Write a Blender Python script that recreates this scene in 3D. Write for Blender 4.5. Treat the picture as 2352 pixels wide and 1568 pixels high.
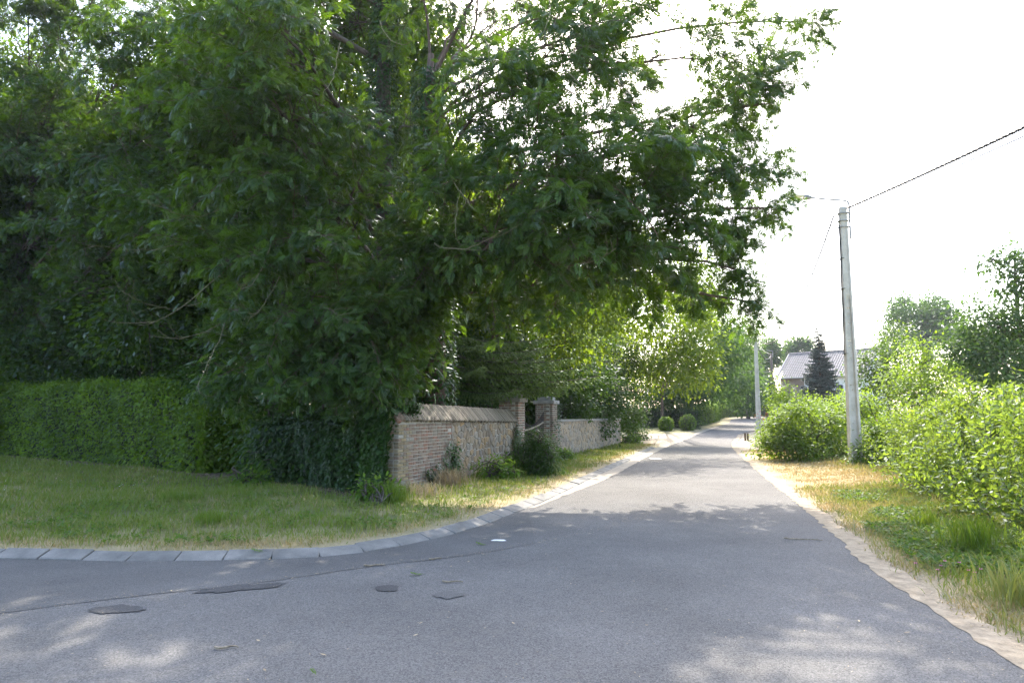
import bpy, math, random
import numpy as np
from mathutils import Vector, geometry

# ------------------------------------------------------------------ camera, sky, sun, exposure
SC = bpy.context.scene
for _o in list(bpy.data.objects): bpy.data.objects.remove(_o)
R = math.radians
PITCH = R(6.07); EYE = 1.6
SUN_EL, SUN_AZ = R(44), R(9)            # azimuth: clockwise from +Y (the way the camera looks)

cam_d = bpy.data.cameras.new('camera'); cam = bpy.data.objects.new('camera', cam_d)
SC.collection.objects.link(cam); SC.camera = cam
cam_d.sensor_width = 36; cam_d.lens = 24; cam_d.clip_start = 0.05; cam_d.clip_end = 3000
cam.location = (0, 0, EYE); cam.rotation_euler = (R(90) + PITCH, 0, 0)

W = bpy.data.worlds.new('World'); SC.world = W; W.use_nodes = True
wn = W.node_tree.nodes; wl = W.node_tree.links
sky = wn.new('ShaderNodeTexSky'); sky.sky_type = 'NISHITA'; sky.sun_disc = False
sky.sun_elevation = SUN_EL; sky.sun_rotation = SUN_AZ
sky.air_density = 1.0; sky.dust_density = 3.0; sky.ozone_density = 1.0
wn['Background'].inputs['Strength'].default_value = 0.15
wl.new(sky.outputs[0], wn['Background'].inputs['Color'])

sd = bpy.data.lights.new('sun', 'SUN'); sd.energy = 2.0; sd.angle = R(0.53); sd.color = (1, 0.93, 0.82)
so = bpy.data.objects.new('sun', sd); SC.collection.objects.link(so)
so.rotation_euler = (-(R(90) - SUN_EL), 0, -SUN_AZ)

SC.view_settings.view_transform = 'Standard'; SC.view_settings.look = 'None'
SC.view_settings.gamma = 1; SC.view_settings.exposure = 2.45
SC.render.engine = 'CYCLES'
cy = SC.cycles
cy.max_bounces = 4; cy.diffuse_bounces = 3; cy.glossy_bounces = 1; cy.transmission_bounces = 3
cy.transparent_max_bounces = 6; cy.volume_bounces = 0; cy.sample_clamp_indirect = 6
cy.use_denoising = True; cy.adaptive_threshold = .02; cy.denoising_prefilter = 'NONE'
cy.use_light_tree = False; cy.debug_use_spatial_splits = True
cy.caustics_reflective = False; cy.caustics_refractive = False

# ------------------------------------------------------------------ helpers: placing
CT, ST = math.cos(PITCH), math.sin(PITCH)
def smooth(a, b, x):
    t = np.clip((np.asarray(x, float) - a) / (b - a), 0, 1)
    return t * t * (3 - 2 * t)
def H(x, y):                      # the lane climbs a little beyond 40 m
    return 1.25 * smooth(38, 95, y)
def ray(px, py):
    u = (px - 1176) / 1568; v = (784 - py) / 1568
    return np.array([u, CT - v * ST, ST + v * CT])
def P(px, py, d):                 # a world point d metres ahead of where the photographer stood
    r = ray(px, py); return np.array([0, 0, EYE]) + r * (d / r[1])
def G(px, py):                    # a point on the ground
    r = ray(px, py); d = 10.0
    for _ in range(60):
        z = float(H(0, d)); t = (z - EYE) / r[2] if r[2] < -1e-4 else 200
        d = 0.5 * d + 0.5 * min(max(t * r[1], 1), 200)
    p = np.array([0, 0, EYE]) + r * (d / r[1]); p[2] = H(0, d); return p

rng = np.random.default_rng(7); random.seed(7)
def nrm(a): return a / np.maximum(np.linalg.norm(a, axis=-1, keepdims=True), 1e-9)
_ND = rng.normal(size=(24, 3)); _NP = rng.uniform(0, 6.28, 24)
def noise(p, s=1.0, k=0):         # cheap smooth noise, about -1..1
    p = np.atleast_2d(p); r = 0
    for i in range(6):
        j = (i + 6 * k) % 24
        r = r + np.sin((p[:, :3] @ _ND[j][:p.shape[1]]) * s * (1 + .35 * i) + _NP[j]) * (1 / (1 + .3 * i))
    return r / 2.6

# ------------------------------------------------------------------ helpers: objects
C = SC.collection
def tag(o, label=None, cat=None, group=None, kind=None):
    if label: o['label'] = label
    if cat: o['category'] = cat
    if group: o['group'] = group
    if kind: o['kind'] = kind
    return o
def empty(name, loc, label, cat, group=None):
    o = bpy.data.objects.new(name, None); C.objects.link(o); o.location = loc
    o.empty_display_size = .2
    return tag(o, label, cat, group)
def link(name, me, parent=None, mat=None, smoothf=False):
    o = bpy.data.objects.new(name, me); C.objects.link(o)
    if mat is not None and not me.materials: me.materials.append(mat)
    if smoothf: me.polygons.foreach_set('use_smooth', np.ones(len(me.polygons), bool))
    if parent is not None:
        o.parent = parent; o.location = -Vector(parent.location) if parent.parent is None else -Vector(parent.location)
        o.matrix_parent_inverse.identity()
    return o
def child(name, me, parent, mat=None, smoothf=False):
    """mesh in world coordinates hung under a thing; nested parents keep their offset once"""
    o = bpy.data.objects.new(name, me); C.objects.link(o)
    if mat is not None and not me.materials: me.materials.append(mat)
    if smoothf: me.polygons.foreach_set('use_smooth', np.ones(len(me.polygons), bool))
    o.parent = parent
    w = Vector((0, 0, 0)); q = parent
    while q is not None: w += Vector(q.location); q = q.parent
    o.location = -w
    return o

class MB:
    """collects polygons"""
    def __init__(s): s.v = []; s.f = []
    def add(s, vs, fs):
        o = len(s.v); s.v.extend([tuple(map(float, q)) for q in vs]); s.f.extend([tuple(i + o for i in f) for f in fs])
    def box(s, c, X, Y, Z, hx, hy, hz, bev=0):
        c = np.array(c, float); X, Y, Z = np.array(X, float), np.array(Y, float), np.array(Z, float)
        vs = [c + X * hx * a + Y * hy * b + Z * hz * d for d in (-1, 1) for b in (-1, 1) for a in (-1, 1)]
        s.add(vs, [(0, 2, 3, 1), (4, 5, 7, 6), (0, 1, 5, 4), (2, 6, 7, 3), (0, 4, 6, 2), (1, 3, 7, 5)])
    def tube(s, pts, rad, n=6, cap=True):
        pts = np.array(pts, float); m = len(pts)
        rad = np.full(m, rad, float) if np.isscalar(rad) else np.array(rad, float)
        t = nrm(np.gradient(pts, axis=0)); up = np.array([0.13, 0.31, 0.94])
        a = nrm(np.cross(t, up)); b = np.cross(t, a)
        an = np.arange(n) * 2 * math.pi / n
        vs = (pts[:, None] + rad[:, None, None] * (a[:, None] * np.cos(an)[None, :, None] + b[:, None] * np.sin(an)[None, :, None])).reshape(-1, 3)
        fs = [(i * n + j, i * n + (j + 1) % n, (i + 1) * n + (j + 1) % n, (i + 1) * n + j) for i in range(m - 1) for j in range(n)]
        if cap: fs += [tuple(range(n))[::-1], tuple((m - 1) * n + j for j in range(n))]
        s.add(vs, fs)
    def mesh(s, name):
        me = bpy.data.meshes.new(name); me.from_pydata(s.v, [], s.f); me.update(); return me
    def build(s, name, mat, parent=None, smoothf=False):
        me = s.mesh(name)
        if parent is not None: return child(name, me, parent, mat, smoothf)
        return link(name, me, None, mat, smoothf)

def quads_mesh(name, q, tint):
    """q: (N,4,3) quads, tint: (N,) float face attribute"""
    q = np.ascontiguousarray(q, np.float32); n = len(q)
    me = bpy.data.meshes.new(name)
    me.vertices.add(n * 4); me.loops.add(n * 4); me.polygons.add(n)
    me.vertices.foreach_set('co', q.reshape(-1))
    me.loops.foreach_set('vertex_index', np.arange(n * 4, dtype=np.int32))
    me.polygons.foreach_set('loop_start', np.arange(0, n * 4, 4, dtype=np.int32))
    at = me.attributes.new('tint', 'FLOAT', 'FACE'); at.data.foreach_set('value', np.asarray(tint, np.float32))
    me.update(calc_edges=True); return me

def bez(p0, p1, p2, n=10):
    t = np.linspace(0, 1, n)[:, None]; p0, p1, p2 = map(np.asarray, (p0, p1, p2))
    return (1 - t) ** 2 * p0 + 2 * t * (1 - t) * p1 + t * t * p2
def catmull(pts, step):
    pts = [np.array(p, float) for p in pts]; pts = [2 * pts[0] - pts[1]] + pts + [2 * pts[-1] - pts[-2]]
    out = []
    for i in range(1, len(pts) - 2):
        a, b, c, d = pts[i - 1:i + 3]; n = max(2, int(np.linalg.norm(c - b) / step))
        for k in range(n):
            t = k / n
            out.append(.5 * ((2 * b) + (c - a) * t + (2 * a - 5 * b + 4 * c - d) * t * t + (3 * b - a - 3 * c + d) * t ** 3))
    out.append(pts[-2]); return np.array(out)
def resample(pl, step):
    d = np.r_[0, np.cumsum(np.linalg.norm(np.diff(pl, axis=0), axis=1))]
    s = np.arange(0, d[-1], step)
    return np.stack([np.interp(s, d, pl[:, i]) for i in range(pl.shape[1])], 1)

# ------------------------------------------------------------------ helpers: materials
def mat(name):
    m = bpy.data.materials.new(name); m.use_nodes = True
    return m, m.node_tree.nodes, m.node_tree.links, m.node_tree.nodes['Principled BSDF']
def ramp(n, stops):
    r = n.new('ShaderNodeValToRGB'); e = r.color_ramp.elements
    while len(e) < len(stops): e.new(.5)
    for i, (p, c) in enumerate(stops): e[i].position = p; e[i].color = (*c, 1)
    return r
def noise_n(n, l, scale, detail=4, rough=.6, vec=None):
    t = n.new('ShaderNodeTexNoise'); t.inputs['Scale'].default_value = scale
    t.inputs['Detail'].default_value = detail; t.inputs['Roughness'].default_value = rough
    if vec is not None: l.new(vec, t.inputs['Vector'])
    return t
def mixc(n, l, fac, a, b, mode='MIX'):
    m = n.new('ShaderNodeMix'); m.data_type = 'RGBA'; m.blend_type = mode
    for sock, v in ((m.inputs[0], fac), (m.inputs[6], a), (m.inputs[7], b)):
        if hasattr(v, 'is_linked'): l.new(v, sock)
        elif isinstance(v, (int, float)): sock.default_value = v
        else: sock.default_value = (*v, 1)
    return m.outputs[2]
def bump(n, l, b, h, strength, dist):
    k = n.new('ShaderNodeBump'); k.inputs['Strength'].default_value = strength; k.inputs['Distance'].default_value = dist
    l.new(h, k.inputs['Height']); l.new(k.outputs[0], b.inputs['Normal'])
def pos(n): return n.new('ShaderNodeNewGeometry').outputs['Position']

def leaf_mat(name, dark, light, trans=(.12, .22, .02), tfac=.42, gloss=.05, rough=.4, trans2=None):
    m, n, l, b = mat(name); n.remove(b)
    a = n.new('ShaderNodeAttribute'); a.attribute_name = 'tint'
    oi = n.new('ShaderNodeObjectInfo'); ma = n.new('ShaderNodeMath'); ma.operation = 'MULTIPLY_ADD'; ma.inputs[1].default_value = .45; ma.inputs[2].default_value = -.22
    l.new(oi.outputs['Random'], ma.inputs[0]); ad = n.new('ShaderNodeMath'); ad.operation = 'ADD'; ad.use_clamp = True
    l.new(a.outputs['Fac'], ad.inputs[0]); l.new(ma.outputs[0], ad.inputs[1])
    r = ramp(n, [(0, dark), (1, light)]); l.new(ad.outputs[0], r.inputs[0])
    rt = ramp(n, [(0, tuple(c * .7 for c in trans)), (1, trans2 or tuple(c * 1.25 for c in trans))]); l.new(ad.outputs[0], rt.inputs[0])
    d = n.new('ShaderNodeBsdfDiffuse'); l.new(r.outputs[0], d.inputs[0])
    t = n.new('ShaderNodeBsdfTranslucent'); l.new(rt.outputs[0], t.inputs[0])
    mx = n.new('ShaderNodeMixShader'); mx.inputs[0].default_value = tfac
    l.new(d.outputs[0], mx.inputs[1]); l.new(t.outputs[0], mx.inputs[2])
    g = n.new('ShaderNodeBsdfGlossy'); g.inputs['Roughness'].default_value = rough
    g.inputs['Color'].default_value = (.9, .95, 1, 1)
    lw = n.new('ShaderNodeFresnel'); lw.inputs[0].default_value = 1.38
    mt = n.new('ShaderNodeMath'); mt.operation = 'MULTIPLY'; mt.inputs[1].default_value = gloss / .05
    l.new(lw.outputs[0], mt.inputs[0])
    cl = n.new('ShaderNodeMath'); cl.operation = 'MINIMUM'; cl.inputs[1].default_value = .03 + gloss * 2; l.new(mt.outputs[0], cl.inputs[0])
    m2 = n.new('ShaderNodeMixShader'); l.new(cl.outputs[0], m2.inputs[0]); l.new(mx.outputs[0], m2.inputs[1]); l.new(g.outputs[0], m2.inputs[2])
    l.new(m2.outputs[0], n['Material Output'].inputs[0]); return m

M = {}
M['ash'] = leaf_mat('ash_leaf', (.017, .042, .007), (.047, .094, .014), (.15, .27, .010), .40, .032, .42)
M['wood_leaf'] = leaf_mat('woodland_leaf', (.016, .036, .007), (.040, .078, .012), (.15, .26, .010), .42, .02, .5)
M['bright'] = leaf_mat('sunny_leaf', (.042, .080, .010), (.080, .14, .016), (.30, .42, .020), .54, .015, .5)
M['evergreen'] = leaf_mat('evergreen_leaf', (.018, .040, .008), (.042, .082, .013), (.09, .18, .010), .34, .014, .5)
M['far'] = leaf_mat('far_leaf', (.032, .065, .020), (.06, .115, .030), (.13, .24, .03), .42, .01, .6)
M['hedge'] = leaf_mat('hornbeam_leaf', (.050, .098, .008), (.145, .235, .020), (.26, .40, .015), .38, .015, .5)
M['ivy'] = leaf_mat('ivy_leaf', (.018, .044, .007), (.050, .10, .014), (.08, .16, .008), .25, .03, .4)
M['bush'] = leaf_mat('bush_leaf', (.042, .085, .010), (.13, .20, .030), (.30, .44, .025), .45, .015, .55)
M['nettle'] = leaf_mat('tall_weed_leaf', (.042, .085, .012), (.15, .22, .045), (.31, .43, .04), .44, .010, .5)
M['spruce'] = leaf_mat('spruce_needle', (.055, .105, .024), (.16, .24, .055), (.18, .27, .04), .28, .015, .5)
M['bluespruce'] = leaf_mat('dark_spruce_needle', (.020, .034, .026), (.05, .075, .055), (.05, .09, .05), .15, .03, .5)
M['grass'] = leaf_mat('grass_blade', (.100, .172, .014), (.46, .355, .18), (.28, .39, .03), .36, .01, .6, (.42, .29, .12))
M['weed'] = leaf_mat('weed_leaf', (.045, .095, .010), (.09, .17, .018), (.22, .36, .02), .40, .012, .55)
M['straw'] = leaf_mat('dry_stalk', (.16, .11, .06), (.42, .33, .19), (.3, .24, .12), .2, .02, .6)
M['litter'] = leaf_mat('leaf_litter', (.10, .065, .035), (.46, .36, .20), (.1, .08, .04), .1, .02, .6)

def bark(name, c1, c2, scale=14):
    m, n, l, b = mat(name)
    mp = n.new('ShaderNodeMapping'); mp.inputs['Scale'].default_value = (1, 1, .25)
    l.new(pos(n), mp.inputs[0]); t = noise_n(n, l, scale, 6, .65, mp.outputs[0])
    r = ramp(n, [(.3, c1), (.7, c2)]); l.new(t.outputs[0], r.inputs[0]); l.new(r.outputs[0], b.inputs['Base Color'])
    b.inputs['Roughness'].default_value = .9; bump(n, l, b, t.outputs[0], .8, .03); return m
M['bark'] = bark('bark', (.035, .027, .020), (.115, .09, .065))
M['lichen_bark'] = bark('lichen_bark', (.08, .068, .036), (.24, .21, .11), 22)
M['brown_bark'] = bark('brown_bark', (.06, .038, .026), (.15, .10, .07))

def plain(name, c1, c2, scale=8, rough=.85, bs=.25, bd=.01, fine=90):
    m, n, l, b = mat(name); p = pos(n)
    t = noise_n(n, l, scale, 6, .65, p); f = noise_n(n, l, fine, 3, .6, p)
    r = ramp(n, [(.32, c1), (.68, c2)]); l.new(t.outputs[0], r.inputs[0])
    col = mixc(n, l, .35, r.outputs[0], f.outputs[0], 'OVERLAY')
    l.new(col, b.inputs['Base Color']); b.inputs['Roughness'].default_value = rough
    bump(n, l, b, f.outputs[0], bs, bd); return m
M['concrete'] = plain('pole_concrete', (.46, .43, .37), (.64, .60, .53), 3)
M['kerbstone'] = plain('kerb_concrete', (.10, .097, .088), (.235, .22, .195), 2.4)
M['gutter'] = plain('pale_gutter', (.22, .19, .15), (.38, .33, .26), 4)
M['mortar'] = plain('mortar', (.33, .30, .25), (.50, .46, .39), 9)
M['dirt_edge'] = plain('sandy_dirt', (.20, .155, .10), (.40, .325, .225), 7, .95, .6, .02, 45)
M['cap'] = plain('cap_stone', (.20, .19, .17), (.34, .32, .28), 6)
M['coping'] = plain('coping_tile', (.19, .165, .135), (.40, .35, .28), 11)
M['iron'] = plain('rusty_iron', (.02, .017, .015), (.06, .045, .035), 10, .7)
M['galv'] = plain('grey_metal', (.20, .20, .20), (.32, .32, .31), 10, .5)
M['black'] = plain('cable_black', (.02, .02, .02), (.04, .04, .04), 10, .6)
M['white'] = plain('white_paint', (.66, .66, .64), (.78, .77, .74), 3)
M['dirt'] = plain('bare_soil', (.05, .035, .022), (.13, .095, .06), 6)
M['woodpole'] = bark('pole_wood', (.07, .05, .038), (.16, .12, .09))
M['lampglass'], _n, _l, _b = mat('lamp_cover'); _b.inputs['Base Color'].default_value = (.75, .66, .40, 1); _b.inputs['Roughness'].default_value = .25
M['glass'], _n, _l, _b = mat('window_glass'); _b.inputs['Base Color'].default_value = (.02, .025, .03, 1); _b.inputs['Roughness'].default_value = .08
M['petal_red'] = plain('red_petal', (.5, .03, .02), (.7, .06, .03), 10)
M['petal_pink'] = plain('pink_petal', (.6, .16, .36), (.75, .25, .45), 10)
M['petal_white'] = plain('white_petal', (.75, .75, .72), (.82, .82, .8), 10)
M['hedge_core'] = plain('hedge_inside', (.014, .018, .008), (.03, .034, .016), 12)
M['twine'] = plain('dead_wood', (.13, .10, .065), (.32, .26, .18), 20)

def piece_mat(name, stops, grime=(.30, .27, .22), gf=.35):
    """one colour per piece, grain on top"""
    m, n, l, b = mat(name)
    oi = n.new('ShaderNodeObjectInfo'); r = ramp(n, stops); l.new(oi.outputs['Random'], r.inputs[0])
    p = pos(n); t = noise_n(n, l, 9, 6, .7, p); f = noise_n(n, l, 70, 4, .65, p)
    mr = ramp(n, [(.45, (0, 0, 0)), (.75, (1, 1, 1))]); l.new(t.outputs[0], mr.inputs[0])
    mm = n.new('ShaderNodeMath'); mm.operation = 'MULTIPLY'; mm.inputs[1].default_value = gf; l.new(mr.outputs[0], mm.inputs[0])
    c = mixc(n, l, mm.outputs[0], r.outputs[0], grime); c = mixc(n, l, .4, c, f.outputs[0], 'OVERLAY')
    l.new(c, b.inputs['Base Color']); b.inputs['Roughness'].default_value = .92
    bump(n, l, b, f.outputs[0], .5, .012); return m
M['brick'] = piece_mat('red_brick', [(0, (.14, .10, .075)), (.25, (.20, .135, .095)), (.5, (.22, .14, .095)), (.68, (.27, .12, .075)), (.8, (.26, .20, .14)), (1, (.19, .16, .12))], (.33, .30, .235), .55)
M['ybrick'] = piece_mat('weathered_yellow_brick', [(0, (.16, .12, .08)), (.3, (.24, .18, .10)), (.6, (.31, .24, .13)), (.85, (.22, .19, .15)), (1, (.33, .30, .25))])
M['stone'] = piece_mat('rubble_stone', [(0, (.17, .13, .095)), (.2, (.25, .19, .125)), (.45, (.31, .24, .16)), (.6, (.35, .225, .11)), (.75, (.23, .195, .155)), (1, (.32, .275, .215))], (.24, .20, .15), .45)
M['tile'] = piece_mat('coping_brick', [(0, (.13, .105, .08)), (.5, (.20, .165, .125)), (1, (.29, .24, .18))], (.14, .145, .075), .55)

def rubble_all():
    m, n, l, b = mat('rubble_face'); a = n.new('ShaderNodeAttribute'); a.attribute_name = 'tint'
    r = ramp(n, [(0, (.22, .18, .14)), (.35, (.34, .28, .21)), (.6, (.38, .29, .19)), (1, (.30, .27, .23))]); l.new(a.outputs['Fac'], r.inputs[0])
    f = noise_n(n, l, 50, 4, .6, pos(n)); c = mixc(n, l, .4, r.outputs[0], f.outputs[0], 'OVERLAY')
    l.new(c, b.inputs['Base Color']); b.inputs['Roughness'].default_value = .95; return m
M['rubble'] = rubble_all()

def asphalt(name, base, fleck, warm, scale=1.0):
    m, n, l, b = mat(name); p = pos(n)
    big = noise_n(n, l, .55, 5, .6, p); mid = noise_n(n, l, 6, 5, .7, p)
    vo = n.new('ShaderNodeTexVoronoi'); vo.inputs['Scale'].default_value = 105 * scale; l.new(p, vo.inputs['Vector'])
    fine = noise_n(n, l, 170 * scale, 3, .7, p)
    r1 = ramp(n, [(.3, tuple(c * .8 for c in base)), (.7, tuple(c * 1.22 for c in base))]); l.new(big.outputs[0], r1.inputs[0])
    rs = ramp(n, [(.0, (.40, .40, .40)), (1, (1.70, 1.70, 1.70))]); l.new(vo.outputs['Color'], rs.inputs[0])
    c = mixc(n, l, .75, r1.outputs[0], rs.outputs[0], 'MULTIPLY')
    rf = ramp(n, [(.60, (0, 0, 0)), (.68, (1, 1, 1))]); l.new(fine.outputs[0], rf.inputs[0])
    c = mixc(n, l, rf.outputs[0], c, fleck)
    rw = ramp(n, [(.5, (0, 0, 0)), (.8, (.5, .5, .5))]); l.new(mid.outputs[0], rw.inputs[0])
    c = mixc(n, l, rw.outputs[0], c, warm)
    l.new(c, b.inputs['Base Color']); b.inputs['Roughness'].default_value = .88
    b.inputs['Specular IOR Level'].default_value = .12
    hs = n.new('ShaderNodeMath'); hs.operation = 'ADD'; l.new(vo.outputs['Distance'], hs.inputs[0]); l.new(fine.outputs[0], hs.inputs[1])
    bump(n, l, b, hs.outputs[0], .55, .006); return m
M['asphalt'] = asphalt('asphalt', (.122, .117, .110), (.34, .325, .295), (.17, .155, .135))
M['asphalt_fine'] = asphalt('smooth_asphalt', (.112, .108, .102), (.20, .19, .175), (.13, .122, .11), 1.5)
M['patch'] = asphalt('patch_asphalt', (.078, .075, .072), (.08, .08, .08), (.05, .048, .045), 1.3)

def ground_mat():
    m, n, l, b = mat('ground_soil'); p = pos(n)
    def att(k):
        a = n.new('ShaderNodeAttribute'); a.attribute_name = k; return a.outputs['Fac']
    t = noise_n(n, l, 1.7, 6, .65, p); f = noise_n(n, l, 30, 4, .7, p)
    green = ramp(n, [(.3, (.08, .105, .022)), (.55, (.15, .15, .05)), (.75, (.27, .22, .11))]); l.new(t.outputs[0], green.inputs[0])
    dry = ramp(n, [(.3, (.26, .20, .09)), (.7, (.42, .33, .17))]); l.new(t.outputs[0], dry.inputs[0])
    sand = ramp(n, [(.3, (.24, .19, .125)), (.7, (.42, .35, .25))]); l.new(f.outputs[0], sand.inputs[0])
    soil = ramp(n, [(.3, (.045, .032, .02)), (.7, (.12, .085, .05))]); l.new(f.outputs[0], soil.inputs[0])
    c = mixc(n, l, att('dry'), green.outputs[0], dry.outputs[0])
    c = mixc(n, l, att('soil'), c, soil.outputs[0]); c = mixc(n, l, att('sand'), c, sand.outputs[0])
    c = mixc(n, l, .3, c, f.outputs[0], 'OVERLAY')
    l.new(c, b.inputs['Base Color']); b.inputs['Roughness'].default_value = .95
    bump(n, l, b, f.outputs[0], .7, .03); return m
M['ground'] = ground_mat()

# ------------------------------------------------------------------ the lane: edges
LE = [(-60, 8.6), (-30, 8.2), (-12, 7.95)] + [tuple(G(*q)[:2]) for q in
      [(0, 1283), (300, 1288), (690, 1281), (860, 1263), (1000, 1236), (1105, 1206), (1216, 1164), (1273, 1140), (1350, 1102),
       (1407, 1075), (1502, 1030), (1552, 1012), (1611, 989), (1670, 972), (1736, 958)]] + [(62, 108), (90, 118)]
RE = [tuple(G(*q)[:2]) for q in [(2352, 1520), (2137, 1381), (2008, 1297), (1933, 1229), (1827, 1142), (1766, 1097),
      (1717, 1055), (1685, 1024), (1694, 1006), (1717, 992)]] + [(27, 66), (40, 86), (64, 102), (90, 112)]
LEc = catmull(LE, .35); REc = catmull([(9, -30), (5.2, -10), (3.6, 0), (3.3, 2.5)] + RE, .35)
ROADPOLY = np.array(list(LEc) + list(REc[::-1]) + [(-60, -30)])

def seg_dist(p, pl, chunk=8000):
    p = np.asarray(p, np.float32); pl = np.asarray(pl, np.float32)
    a, b = pl[:-1], pl[1:]; ab = b - a; L = (ab ** 2).sum(1)
    out = np.empty(len(p))
    for i in range(0, len(p), chunk):
        qx, qy = p[i:i + chunk, 0:1] - a[:, 0], p[i:i + chunk, 1:2] - a[:, 1]
        t = np.clip((qx * ab[:, 0] + qy * ab[:, 1]) / L, 0, 1); qx -= t * ab[:, 0]; qy -= t * ab[:, 1]
        out[i:i + chunk] = np.sqrt((qx * qx + qy * qy).min(1))
    return out
def inside(p, poly):
    x, y = p[:, 0], p[:, 1]; r = np.zeros(len(p), bool); a = poly; b = np.roll(poly, -1, 0)
    for (x0, y0), (x1, y1) in zip(a, b):
        c = (y0 > y) != (y1 > y)
        if y0 != y1: r ^= c & (x < (x1 - x0) * (y - y0) / (y1 - y0) + x0)
    return r
LEs, REs = resample(LEc, 1.0), resample(REc, 1.0); LEs = LEs[LEs[:, 1] < 118]
def left_of_lane(p):              # verge by the wall and the hedge
    i = ((p[:, None, :] - LEs[None]) ** 2).sum(2); j = ((p[:, None, :] - REs[None]) ** 2).sum(2)
    return i.min(1) < j.min(1)

# wall frame: the wall starts at the corner and runs along the lane
WC = G(912, 1143); WU = nrm(G(1417, 1024)[:2] - WC[:2]); WN = np.array([WU[1], -WU[0]])   # WN faces the lane
def wall_pt(u, n, z): return np.array([WC[0] + WU[0] * u + WN[0] * n, WC[1] + WU[1] * u + WN[1] * n, z])
def wall_u(px):                   # distance along the wall line of a picture column
    k = (px - 1176) / 1568 / (CT + .09 * ST)
    return (k * WC[1] - WC[0]) / (WU[0] - k * WU[1])
HB = [G(-250, 1012), G(0, 1052), G(250, 1072), G(440, 1094), G(560, 1110)]     # foot of the clipped hedge
IVA, IVB = G(560, 1108)[:2], wall_pt(-.25, -.35, 0)[:2]                           # foot of the ivy-grown wall

# ground sheet
def axis(lo, hi, d, far):
    core = list(np.arange(lo, hi + d / 2, d)); g = d; a, b = [], []; x = lo
    while x > -far: g *= 1.35; x -= g; a.append(x)
    x = hi; g = d
    while x < far: g = min(g * 1.35, 1.2) if x < 125 else g * 1.35; x += g; b.append(x)
    return np.array(a[::-1] + core + b)
gx, gy = axis(-25, 17, .28, 900), axis(2.5, 48, .28, 900)
GX, GY = np.meshgrid(gx, gy); gp = np.stack([GX.ravel(), GY.ravel()], 1)
ins = inside(gp, ROADPOLY); near = (np.abs(gp[:, 0]) < 60) & (gp[:, 1] > -30) & (gp[:, 1] < 130)
dd = np.full(len(gp), 50.); dL = np.full(len(gp), 50.)
dL[near] = seg_dist(gp[near], LEs); dR = np.full(len(gp), 50.); dR[near] = seg_dist(gp[near], REs)
dd = np.minimum(dL, dR); lf = dL < dR
gz = H(gp[:, 0], gp[:, 1]) + 0.0
bumpz = .025 * noise(gp, 2.1) + .02 * noise(gp, 5.3, 1)
rise = np.where(lf, .055 + .03 * smooth(1, 4, dd), .005 + .10 * smooth(.5, 3.5, dd))
drop = smooth(0.0, .32, dd)
gz = np.where(ins, gz - .06, gz - .06 + (rise + bumpz * smooth(.3, 1.2, dd) + .06) * np.where(lf, smooth(.05, .30, dd), drop))
verts = np.stack([gp[:, 0], gp[:, 1], gz], 1)
nx, ny = len(gx), len(gy); I = np.arange(nx * ny).reshape(ny, nx)
faces = np.stack([I[:-1, :-1], I[:-1, 1:], I[1:, 1:], I[1:, :-1]], -1).reshape(-1, 4)
me = bpy.data.meshes.new('ground'); me.vertices.add(len(verts)); me.loops.add(faces.size); me.polygons.add(len(faces))
me.vertices.foreach_set('co', verts.astype(np.float32).ravel()); me.loops.foreach_set('vertex_index', faces.astype(np.int32).ravel())
me.polygons.foreach_set('loop_start', np.arange(0, faces.size, 4, dtype=np.int32)); me.update(calc_edges=True)
wob = .12 * noise(gp, 3.1, 2)
def drive_mask(p):
    return ((p[:, 1] > 35.5) & (p[:, 1] < 47 + .3 * p[:, 0]) & (p[:, 0] > -6)).astype(float)
sand = np.where(lf, .5 * (1 - smooth(.28, .50, dd + wob)), 1 - smooth(.08, .45, dd + wob * 1.6))
sand = np.maximum(sand, np.where(lf, drive_mask(gp) * (1 - smooth(6, 9, dd)), 0))
sand = np.maximum(sand, np.where(~lf & (gp[:, 1] > 31) & (gp[:, 1] < 60), 1 - smooth(1.0, 1.8, dd), 0))
dry = np.where(lf, .25 + .3 * noise(gp, .9, 1) + .4 * (1 - smooth(.5, 1.4, dd)), .95 - .55 * smooth(1.6, 3.2, dd + .5 * wob) + .2 * noise(gp, .8, 2))
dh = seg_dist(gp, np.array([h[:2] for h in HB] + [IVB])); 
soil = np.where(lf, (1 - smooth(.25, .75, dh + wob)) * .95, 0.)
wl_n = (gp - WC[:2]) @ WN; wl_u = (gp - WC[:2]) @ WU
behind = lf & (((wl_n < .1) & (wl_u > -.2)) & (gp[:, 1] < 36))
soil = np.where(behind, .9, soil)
for k, v in (('sand', sand), ('dry', dry), ('soil', soil)):
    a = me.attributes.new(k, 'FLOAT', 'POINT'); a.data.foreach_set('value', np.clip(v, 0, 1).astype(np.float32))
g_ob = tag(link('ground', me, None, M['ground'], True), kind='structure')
def GZ(p):                        # height of the verge at points (N,2), nearest grid line
    p = np.atleast_2d(p); i = np.clip(np.searchsorted(gx, p[:, 0]), 1, nx - 1); j = np.clip(np.searchsorted(gy, p[:, 1]), 1, ny - 1)
    Z = gz.reshape(ny, nx); tx = (p[:, 0] - gx[i - 1]) / (gx[i] - gx[i - 1]); ty = (p[:, 1] - gy[j - 1]) / (gy[j] - gy[j - 1])
    return (Z[j - 1, i - 1] * (1 - tx) + Z[j - 1, i] * tx) * (1 - ty) + (Z[j, i - 1] * (1 - tx) + Z[j, i] * tx) * ty

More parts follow.
